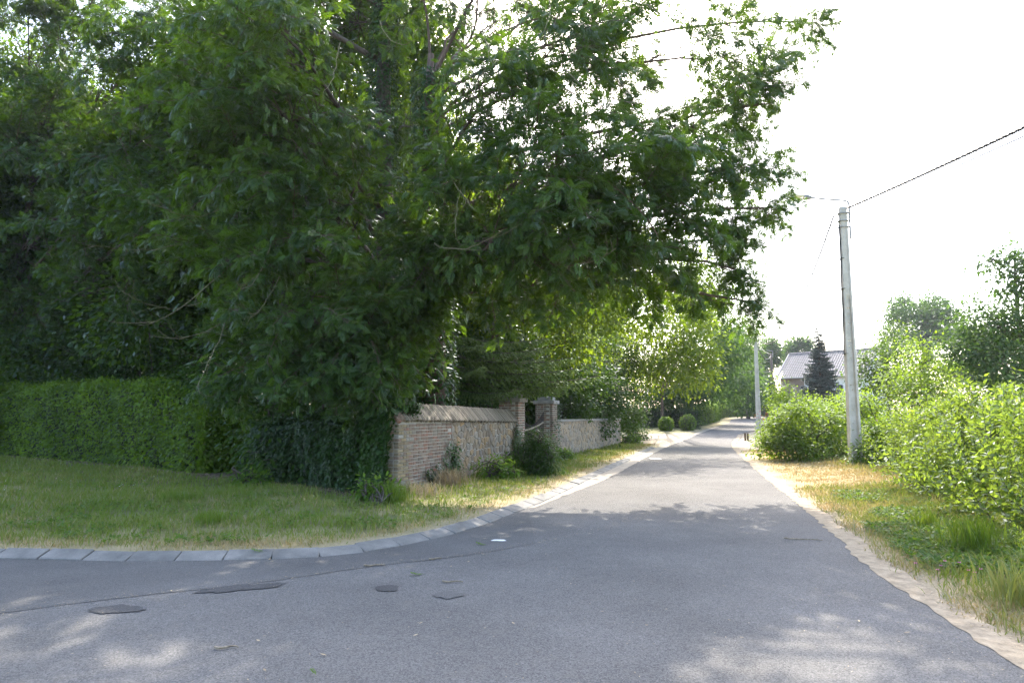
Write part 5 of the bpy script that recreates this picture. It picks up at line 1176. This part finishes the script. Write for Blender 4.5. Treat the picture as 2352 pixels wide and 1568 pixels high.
def concrete_post(label, base, Hh, w_b, w_t, yaw, arm, head, detail=True, group='street lamps along the lane'):
    base = np.array(base, float); e = empty('street_lamp', base, label, 'street lamp', group)
    X = np.array([math.cos(yaw), math.sin(yaw), 0]); Nv = np.array([math.sin(yaw), -math.cos(yaw), 0])
    zw = lambda z: (w_b + (w_t - w_b) * z / Hh) / 2
    mb = MB(); fl = .048; z_solid = Hh - 2.9
    for s in (-1, 1):                                   # two flanges
        vs = []
        for z in (-.4, Hh):
            w = zw(max(z, 0)); d = (.145 - .05 * max(z, 0) / Hh)
            for a, b in ((w - fl * 1.3, -d), (w - .012, -d), (w, -d + .012), (w, d - .012), (w - .012, d), (w - fl * 1.3, d), (w - fl * 1.6, d - .05), (w - fl * 1.6, -d + .05)): vs.append(base + X * s * a + Nv * b + np.array([0, 0, z]))
        fs = [(i, (i + 1) % 8, 8 + (i + 1) % 8, 8 + i) for i in range(8)] + [tuple(range(7, -1, -1)), tuple(range(8, 16))]
        if s < 0: fs = [f[::-1] for f in fs]
        mb.add(vs, fs)
    zi = lambda z: zw(z) - fl
    hol = []
    if detail:
        for z in (1.25, 1.65): hol.append((z, -.2, .017))
        for z0 in (2.4, 3.75, 4.75):
            hol += [(z0, -.32, .019), (z0, .32, .019), (z0 - .16, 0, .019)]
        for z in (3.2, 4.28, 5.2): hol.append((z, -.05, .02))
        hol += [(5.75, -.05, .02), (5.9, -.05, .02)]
    plate_with_holes(mb, base, X, Nv, -.4, z_solid, 0, 0, .045, [h for h in hol if h[0] < z_solid - .1], lambda z: zi(max(z, 0)))
    o = mb.build('post', M['concrete'], e)
    mb = MB(); vs = []                                  # thicker head of the post
    for z in (z_solid + .001, z_solid + .15, Hh - .03, Hh + .03):
        w = zw(z) - .004 if z > z_solid + .01 else zi(z); d = .05 if z < z_solid + .1 else .092
        if z > Hh: w *= .8; d *= .8
        vs += [base + X * a * w + Nv * b * d + np.array([0, 0, z]) for a, b in ((-1, -1), (1, -1), (1, 1), (-1, 1))]
    mb.add(vs, [(i * 4 + j, i * 4 + (j + 1) % 4, i * 4 + 4 + (j + 1) % 4, i * 4 + 4 + j) for i in range(3) for j in range(4)] + [(12, 13, 14, 15)]); mb.build('post_head', M['concrete'], e)
    for z in (Hh - .18, Hh - .42, Hh - .62):
        mb = MB(); band(mb, base, X, Nv, z, zw(z) + .035, .125, .013); mb.build('clamp', M['galv'], e)
        mb = MB(); mb.tube([base + X * (-zw(z) - .14) + np.array([0, 0, z + .03]), base + X * (zw(z) + .12) + np.array([0, 0, z - .02])], .012, 5); mb.build('bolt', M['galv'], e)
    ax = zw(Hh) + .09
    st = base + X * ax + Nv * .02
    pl = np.array([st + [0, 0, Hh - 1.0], st + [0, 0, Hh - .3], st + [0, 0, Hh + .05], st + X * -.03 + [0, 0, Hh + .17], st + X * -.16 + [0, 0, Hh + .24], st + X * -(arm * .6) + [0, 0, Hh + .30], st + X * -arm + [0, 0, Hh + .37]])
    mb = MB(); mb.tube(catmull(pl, .06), .028, 7); mb.build('lamp_arm', M['galv'], e, True)
    luminaire(e, pl[-1], -X + np.array([0, 0, .12]), head)
    return e, X, Nv, zw
L1 = G(1966, 1074); L1[2] = GZ(L1[None, :2])[0]; L1H = P(1943, 478, L1[1])[2] - L1[2]
e1, X1, N1, zw1 = concrete_post('near tall concrete street lamp post with bolt holes on the right verge', L1, L1H, .345, .21, R(-8), 1.1, .68)
# black cable down its left side
for k in range(2):
    mb = MB(); zz = np.linspace(L1H - .55, L1H * .42 + k * .9, 26)
    mb.tube([L1 + X1 * (-zw1(z) - .022 - .014 * k + .012 * math.sin(z * 3.1 + k)) + N1 * (.03 + .05 * k) + np.array([0, 0, z]) for z in zz], .016 - .004 * k, 5); mb.build('cable', M['black'], e1, True)
for z in (3.35, 5.35, 6.3):
    mb = MB(); band(mb, L1 - X1 * (zw1(z) - .01), X1, N1, z, .045, .14, .007); mb.build('cable_strap', M['black'], e1)
L2 = P(1743, 985, 57.6); L2[2] = float(H(0, 57.6)); L2H = P(1735, 772, 57.6)[2] - L2[2]
e2, X2, N2_, zw2 = concrete_post('second concrete street lamp post at the lane bend', L2, L2H, .44, .26, R(-20), 1.3, .95, False)
L3 = P(1775, 905, 78); L3[2] = float(H(0, 78)); L3H = P(1778, 812, 78)[2] - L3[2]
e3 = empty('street_lamp', L3, 'ivy-wrapped wooden street lamp pole in front of the house gable', 'street lamp', 'street lamps along the lane')
mb = MB(); mb.tube([L3 - [0, 0, .3], L3 + [0, 0, L3H]], [.17, .11], 8); mb.build('post', M['woodpole'], e3, True)
pl = catmull([L3 + [.14, -.1, L3H - .4], L3 + [.14, -.1, L3H + .2], L3 + [-.1, -.1, L3H + .32], L3 + [-1.4, -.3, L3H + .42]], .1); mb = MB(); mb.tube(pl, .035, 6); mb.build('lamp_arm', M['galv'], e3, True)
luminaire(e3, pl[-1], np.array([-1, -.15, .1]), 1.1)
mb = MB(); mb.tube([L3 + [-2.6, 0, L3H - 2.0], L3 + [0, 0, L3H - 2.1]], .03, 5); mb.tube([L3 + [-2.6, 0, L3H - 2.0], L3 + [0, 0, L3H - 3.4]], .03, 5); mb.build('brace', M['galv'], e3)
r = np.random.default_rng(61); n = 2600; t = r.uniform(0, 1, n); a = r.uniform(0, 6.28, n); rr = .5 * (1.1 - t) + .15
ivy('ivy column round the wooden lamp pole', L3 + np.stack([rr * np.cos(a), rr * np.sin(a), .2 + 4.2 * t], 1), np.stack([np.cos(a), np.sin(a), a * 0 + .2], 1), .16, 62, tuple(L3))
def wire(label, a, b, sag, rad, twist=False):
    a, b = np.array(a, float), np.array(b, float); t = np.linspace(0, 1, 90 if not twist else 420)[:, None]
    pl = a + (b - a) * t; pl[:, 2] -= (4 * sag * t * (1 - t))[:, 0]
    e = empty('overhead_wire', a, label, 'wire')
    if twist:
        L = np.linalg.norm(b - a); ph = (t[:, 0] * L / .55) * 6.283
        for k in range(3):
            off = np.stack([np.cos(ph + k * 2.094), ph * 0, np.sin(ph + k * 2.094)], 1) * rad * .95
            mb = MB(); mb.tube(pl + off, rad * .8, 4, False); mb.build('strand', M['black'], e)
    else:
        mb = MB(); mb.tube(pl, rad, 5, False); mb.build('strand', M['black'], e)
T1 = L1 + np.array([.12, -.05, L1H - .02]); 
wire('thick twisted overhead cable running up to the right edge', T1, (12.4, -26, 9.0), 1.1, .024, True)
wire('thin overhead wire just under the twisted cable', L1 + np.array([.12, -.05, L1H - .18]), (12.3, -26, 8.3), 1.0, .016)
wire('lowest thinnest overhead wire at the right edge', L1 + np.array([.12, -.05, L1H - .42]), (12.3, -26, 7.6), .9, .010)
T2 = L2 + np.array([.15, -.1, L2H - .1])
wire('twisted cable slung between the two concrete lamp posts', L1 + np.array([-.28, 0, L1H - .25]), T2, 1.9, .018, True)
wire('thin cable hanging below the twisted one between the concrete posts', L1 + np.array([-.24, 0, L1H - .6]), T2 + np.array([0, 0, -.45]), 2.2, .011)
wire('overhead cable from the second post to the wooden pole', T2 + np.array([-.2, 0, -.3]), L3 + np.array([0, 0, L3H - .2]), .9, .03)
# two short dark posts by the bend
for i, (px, lab) in enumerate([(1712, 'short dark wooden post at the lane bend, left of the pair'), (1718, 'short dark wooden post at the lane bend, right of the pair')]):
    b = G(px, 1012); mb = MB(); mb.tube([b - [0, 0, .1], b + [0, 0, .42], b + [0, 0, .46]], [.06, .06, .045], 8)
    o = mb.build('marker_post', M['brown_bark'], None, True); tag(o, lab, 'post', 'short posts at the bend')

# ------------------------------------------------------------------ grass, weeds, litter
r = np.random.default_rng(99)
def blades(p, h, w, lean, r, base_t):
    n = len(p); a = r.uniform(0, 6.28, n); d = np.stack([np.cos(a), np.sin(a), a * 0], 1)
    s = np.stack([-np.sin(a), np.cos(a), a * 0], 1); s = s * np.cos(r.uniform(0, 3, n))[:, None] + d * .3; s = nrm(s)
    tip = p + d * (lean * h)[:, None] + np.array([0, 0, 1]) * h[:, None]; mid = p + d * (lean * h * .35)[:, None] + np.array([0, 0, .6]) * h[:, None]
    W2 = (w / 2)[:, None]
    return np.stack([p - s * W2 * .6, mid + s * W2, tip, mid - s * W2], 1)
def scatter_verge(n, x0, x1, y0, y1, left, p_near=8.0):
    x = r.uniform(x0, x1, n); y = y0 + (y1 - y0) * r.uniform(0, 1, n) ** 1.8; p = np.stack([x, y], 1)
    a, b = grid_at(SD_L, p), grid_at(SD_R, p); k = ((a < b) if left else (b <= a)) & (np.minimum(a, b) > .02)
    p = p[k]; d = np.minimum(a, b)[k]; return p, d
HBp = np.array([h[:2] for h in HB] + [IVB])
def front_side(p):                                         # on our side of hedge and walls
    ok = np.ones(len(p), bool)
    yh = np.interp(p[:, 0], HBp[:, 0], HBp[:, 1]); ok &= ~((p[:, 0] < IVB[0]) & (p[:, 1] > yh + .25))
    ok &= ~((p[:, 0] >= IVB[0]) & (((p - WC[:2]) @ WN) < .05))
    return ok
pL, dL_ = scatter_verge(460000, -24, 8.5, 7.9, 40, True); k = front_side(pL); pL, dL_ = pL[k], dL_[k]
nz = noise(pL, 1.3, 1); nz2 = noise(pL, 4.0, 2)
dh_ = grid_at(dh, pL)
k = (r.uniform(0, 1, len(pL)) < np.clip((dL_ - .22 + .10 * nz) / .40, 0, 1) * (.60 + .40 * nz2 + .10)) & (r.uniform(0, 1, len(pL)) < smooth(.2, .9, dh_ + .2 * nz)) & (drive_mask(pL) < .5)
pL, dL_, nz, nz2 = pL[k], dL_[k], nz[k], nz2[k]
n = len(pL); dry_ = np.clip(.10 + .3 * nz + .22 * nz2 + .55 * (1 - smooth(.4, 1.2, dL_)) + r.normal(size=n) * .28, 0, 1); dry_ = np.where(dry_ > .55, np.clip(dry_, .6, 1), dry_ * .55)
hh = 1.25 * (.04 + .06 * r.uniform(0, 1, n) ** 2 + .035 * np.clip(noise(pL, 2.2, 3), 0, 1)) * (1 + .4 * smooth(1, 3, dL_)); hh = np.where(dry_ > .6, hh * .7, hh)
g3 = np.c_[pL, GZ(pL) - .008]
far_k = 1 + np.clip((pL[:, 1] - 9) / 14, 0, 1.6)
tag(link('grass', quads_mesh('grass', blades(g3, hh, 0.0115 * far_k * r.uniform(.6, 1.3, n), r.uniform(.1, .9, n), r, 0), dry_), None, M['grass']), 'short patchy mown grass on the left verge', 'grass', kind='stuff')
pR, dR_ = scatter_verge(420000, 3.2, 16, 3.0, 48, False); nz = noise(pR, 1.4, 1); nz2 = noise(pR, 4.2, 2)
k = (dR_ < 4.5) & (r.uniform(0, 1, len(pR)) < np.clip((dR_ - .28 + .25 * nz) / .6, 0, 1) * (.65 + .35 * nz2)) & ~((pR[:, 1] > 31) & (dR_ < 1.5))
pR, dR_, nz, nz2 = pR[k], dR_[k], nz[k], nz2[k]; n = len(pR)
dry_ = np.clip(1.05 - .50 * smooth(1.4, 3.2, dR_) - .25 * smooth(9, 5, pR[:, 1]) + .28 * nz + .15 * nz2 + r.normal(size=n) * .2, 0, 1)
hh = (.05 + .07 * r.uniform(0, 1, n) ** 2) * (1 + .9 * smooth(1.4, 3, dR_)); hh = np.where(dry_ > .6, hh * .6, hh)
g3 = np.c_[pR, GZ(pR) - .008]; far_k = 1 + np.clip((pR[:, 1] - 7) / 14, 0, 1.8)
tag(link('grass', quads_mesh('grass', blades(g3, hh, .009 * far_k * r.uniform(.6, 1.3, n), r.uniform(.1, .9, n), r, 0), dry_), None, M['grass']), 'dry straw-coloured grass on the right verge', 'grass', kind='stuff')
p2, d2 = scatter_verge(150000, 3.2, 10.5, 3.6, 15, False); n1 = noise(p2, 1.7, 1); n2 = noise(p2, 4.6, 2)
k = (d2 < 4) & (r.uniform(0, 1, len(p2)) < np.clip((d2 - .04 + .20 * n1) / .30, 0, 1) * (.70 + .4 * n2)); p2, d2, n1, n2 = p2[k], d2[k], n1[k], n2[k]; n = len(p2)
dry2 = np.clip(.50 - .40 * smooth(.25, .9, d2) + .35 * n1 + .2 * n2 + r.normal(size=n) * .2, 0, 1); h2 = (.05 + .10 * r.uniform(0, 1, n) ** 2) * (1 + .5 * smooth(.8, 2, d2)); h2 = np.where(dry2 > .6, h2 * .6, h2)
tag(link('grass', quads_mesh('grass', blades(np.c_[p2, GZ(p2) - .008], h2, .011 * r.uniform(.6, 1.4, n), r.uniform(.1, 1.3, n), r, 0), dry2), None, M['grass']), 'mixed green and straw grass in the near right verge', 'grass', kind='stuff')
# low broad-leaved weeds in both verges
def rosettes(p, per, size, spread, r):
    n = len(p) * per; q = np.repeat(p, per, 0); a = r.uniform(0, 6.28, n); d = np.stack([np.cos(a), np.sin(a), r.uniform(.1, .9, n)], 1)
    off = np.stack([np.cos(a), np.sin(a), a * 0], 1) * (r.uniform(0, 1, n) * spread)[:, None]; off[:, 2] = r.uniform(.01, .07, n)
    return place(LEAF['broad'], q + off, d, np.tile([0, 0, 1.], (n, 1)) + rand_dir(n, r) * .3, size * r.uniform(.5, 1.3, n))
k = r.choice(len(pL), 5200, replace=False); k = k[(noise(pL[k], 1.8, 3) + .9 * smooth(1.5, .6, dL_[k]) * noise(pL[k], .8) > .0) & (pL[k][:, 1] < 20) & (dL_[k] > .6)]
q = rosettes(np.c_[pL[k], GZ(pL[k])], 9, .065, .07, r)
tag(link('ground_weeds', quads_mesh('ground_weeds', q, r.uniform(0, 1, len(q))), None, M['weed']), 'low clover and broad-leaved weeds in the left grass', 'weeds', kind='stuff')
pR, dR_ = np.concatenate([pR, p2]), np.concatenate([dR_, d2]); k = r.choice(len(pR), 15000, replace=False); k = k[(dR_[k] > .45) & (pR[k][:, 1] < 14) & (noise(pR[k], 1.6, 3) + .9 * smooth(.5, 1.5, dR_[k]) > .15)]
q = rosettes(np.c_[pR[k], GZ(pR[k])], 12, .065, .10, r); q[:, :, 2] += 0
tag(link('ground_weeds', quads_mesh('ground_weeds', q, r.uniform(0, 1, len(q))), None, M['weed']), 'leafy low weeds under the right-hand bushes', 'weeds', kind='stuff')
# tall grass tufts
def tuft(label, px, py, h, n, spread, m='grass', t0=(.0, .25), lean=.45):
    b = G(px, py); p = b[:2] + r.normal(size=(n, 2)) * spread; e = quads_mesh('grass_tuft', blades(np.c_[p, GZ(p)], h * r.uniform(.5, 1.1, n), np.full(n, .013) * r.uniform(.6, 1.2, n), r.uniform(.05, lean, n), r, 0), r.uniform(*t0, n))
    o = link('grass_tuft', e, None, M[m]); tag(o, label, 'grass tuft', kind='stuff'); return o
tuft('tall bright grass tuft on the right verge', 2240, 1275, .42, 260, .12); tuft('tall grass tuft in the weeds at the right edge', 2345, 1400, .38, 200, .13); tuft('grass tuft beside the sandy right edge', 2130, 1215, .28, 130, .09)
tuft('sunlit grass tuft in the middle of the left lawn', 405, 1165, .22, 260, .17); tuft('dark grass tuft near the kerb left of centre', 480, 1215, .20, 200, .14); tuft('tall grass at the foot of the brick corner', 905, 1165, .38, 260, .13); tuft('grass tuft against the low wall', 1300, 1060, .45, 160, .15)
tuft('dry brown stalks at the foot of the brick wall', 1030, 1125, .42, 380, .22, 'straw', (.0, .8), .9); tuft('dry straw stalks under the ivy strands', 975, 1150, .30, 240, .2, 'straw', (.2, 1), .9); tuft('dry stalks sprouting from the coping', 1000, 1132, .2, 60, .1, 'straw', (.2, 1), .9)
# dead leaves at hedge foot
n = 9000; s = r.uniform(0, 1, n); ii = s * (len(HBp) - 1.001); i0 = ii.astype(int); f = (ii - i0)[:, None]; p = HBp[i0] * (1 - f) + HBp[i0 + 1] * f
p = p + np.array([-.45, -.75])[None] * (r.uniform(-.1, .75, n)[:, None]); z = GZ(p) + r.uniform(.0, .03, n)
q = place(LEAF['broad'], np.c_[p, z], np.c_[r.normal(size=(n, 2)), r.normal(size=n) * .25], np.tile([0, 0, 1.], (n, 1)) + rand_dir(n, r) * .4, r.uniform(.03, .07, n))
tag(link('dead_leaves', quads_mesh('dead_leaves', q, r.uniform(0, .45, n)), None, M['litter']), 'brown dead leaves along the foot of the hedge', 'leaf litter', kind='stuff')
# straw, seeds and bits of leaf on the asphalt
def on_road(n, x0, x1, y0, y1, pw=1.6):
    p = np.stack([r.uniform(x0, x1, n), y0 + (y1 - y0) * r.uniform(0, 1, n) ** pw], 1); return p[inside(p, ROADPOLY)]
def edge_pts(pl, n, w, y1):
    k = r.integers(0, len(pl) - 1, n); p = pl[k] + r.normal(size=(n, 2)) * w; return p[(p[:, 1] < y1)]
sm = resample(seam, .02)
pp = np.concatenate([on_road(1900, -7, 4.2, 2.6, 13), sm[r.integers(0, len(sm), 900)] + r.normal(size=(900, 2)) * np.array([.06, .05]), edge_pts(resample(LEc, .05)[200:], 5000, .10, 30), edge_pts(resample(REc, .05), 6500, .17, 34), edge_pts(resample(REc, .05)[::1] + np.array([.30, .06]), 9000, .20, 22)])
ln = r.uniform(.008, .026, len(pp)) * np.where(r.uniform(0, 1, len(pp)) < .04, 2.6, 1); a = r.uniform(0, 6.28, len(pp))
z = np.maximum(H(pp[:, 0], pp[:, 1]) + .014, GZ(pp) + .004)
q = place(LEAF['needle'] * np.array([1.5, 1, 0]), np.c_[pp, z], np.stack([np.cos(a), np.sin(a), a * 0 + .03], 1), np.tile([0, 0, 1.], (len(pp), 1)), ln)
tag(link('road_litter', quads_mesh('road_litter', q, r.uniform(.2, 1, len(q))), None, M['litter']), 'straw, seeds and leaf crumbs strewn on the asphalt', 'litter', kind='stuff')
for i, (px, py, an, L, lab) in enumerate([(860, 1300, .1, .22, 'thin dry stick on the asphalt near the seam'), (1040, 1338, -.1, .2, 'short dry stick lying right of the round patches'), (1845, 1240, -.35, .45, 'long dry twig lying on the lane at the right'), (1000, 1285, .4, .14, 'small stick near the kerb, centre'), (520, 1490, .1, .16, 'pale straw stick on the near asphalt')]):
    b = G(px, py); d = np.array([math.cos(an), math.sin(an), 0]); pl = [b + d * L * t + np.array([-d[1], d[0], 0]) * .02 * math.sin(t * 7) + np.array([0, 0, .016]) for t in np.linspace(-.5, .5, 7)]
    mb = MB(); mb.tube(pl, np.linspace(.009, .005, 7), 5); tag(mb.build('fallen_stick', M['twine'], None, True), lab, 'stick', 'sticks on the road')
for i, (px, py, lab) in enumerate([(935, 1322, 'green fallen ash leaf by the seam'), (572, 1278, 'pale green fallen leaf on the kerb'), (1090, 1250, 'fallen leaf near the kerb bend'), (712, 1548, 'tiny green leaf on the near asphalt')]):
    b = G(px, py); z = .012 if i != 1 else .07; q = place(LEAF['ash'], b[None] + np.array([0, 0, z + .03]), np.array([[1, .3 - i * .4, -.02]]), np.array([[0, 0, 1.]]), [.13 if i < 3 else .05]); q[:, :, 2] = np.maximum(q[:, :, 2], z)
    o = link('fallen_leaf', quads_mesh('fallen_leaf', q, np.full(len(q), .6)), None, M['weed']); tag(o, lab, 'leaf', 'fallen leaves on the road')
# little flowers
def flowers(label, pts, m, sz, cat='flowers'):
    e = empty('wild_flowers', tuple(pts[0]), label, cat); mb = MB()
    for p in pts:
        a = np.arange(6) * 1.047; mb.add([p + np.array([sz * math.cos(t), sz * math.sin(t), .3 * sz * (-1) ** i]) for i, t in enumerate(a)], [(0, 1, 2, 3, 4, 5)])
        st.tube([[p[0], p[1], p[2] - .12], p], .003, 3, False)
    tag(mb.build('petals', M[m], e), kind='stuff')
    tag(st.build('stems', M['weed'], e), kind='stuff')
st = MB(); pd = np.stack([r.uniform(-13.5, -7.5, 46), r.uniform(13.2, 16.5, 46)], 1); pd = pd[front_side(pd)]
flowers('scattered white daisies in the left lawn', [np.array([x, y, float(GZ([[x, y]])[0]) + .07]) for x, y in pd], 'petal_white', .014)
st = MB(); b = G(2200, 1330); flowers('pink wild flowers in the weeds at the right edge', [np.array([b[0] + r.normal() * .15, b[1] + r.normal() * .18, float(GZ(b[None, :2])[0]) + r.uniform(.08, .16)]) for _ in range(8)], 'petal_pink', .014)
st = MB(); b = P(1752, 955, 54); flowers('red flowers beside the second lamp post', [np.array([b[0] + r.normal() * .35, b[1] + r.normal() * .3, float(H(0, 54)) + r.uniform(.8, 1.6)]) for _ in range(26)], 'petal_red', .07)

# ------------------------------------------------------------------ haze
HAZE = True
if HAZE:
    mb = MB(); mb.box((0, 60, 14), [1, 0, 0], [0, 1, 0], [0, 0, 1], 1000, 1100, 16.5)
    hm = bpy.data.materials.new('haze_air'); hm.use_nodes = True; hn_ = hm.node_tree.nodes; hn_.clear()
    out = hn_.new('ShaderNodeOutputMaterial'); pv = hn_.new('ShaderNodeVolumePrincipled')
    pv.inputs['Color'].default_value = (.86, .92, 1, 1); pv.inputs['Density'].default_value = .0003; pv.inputs['Anisotropy'].default_value = .25
    hm.node_tree.links.new(pv.outputs[0], out.inputs['Volume'])
    hz = mb.build('haze', hm, None); tag(hz, kind='stuff')
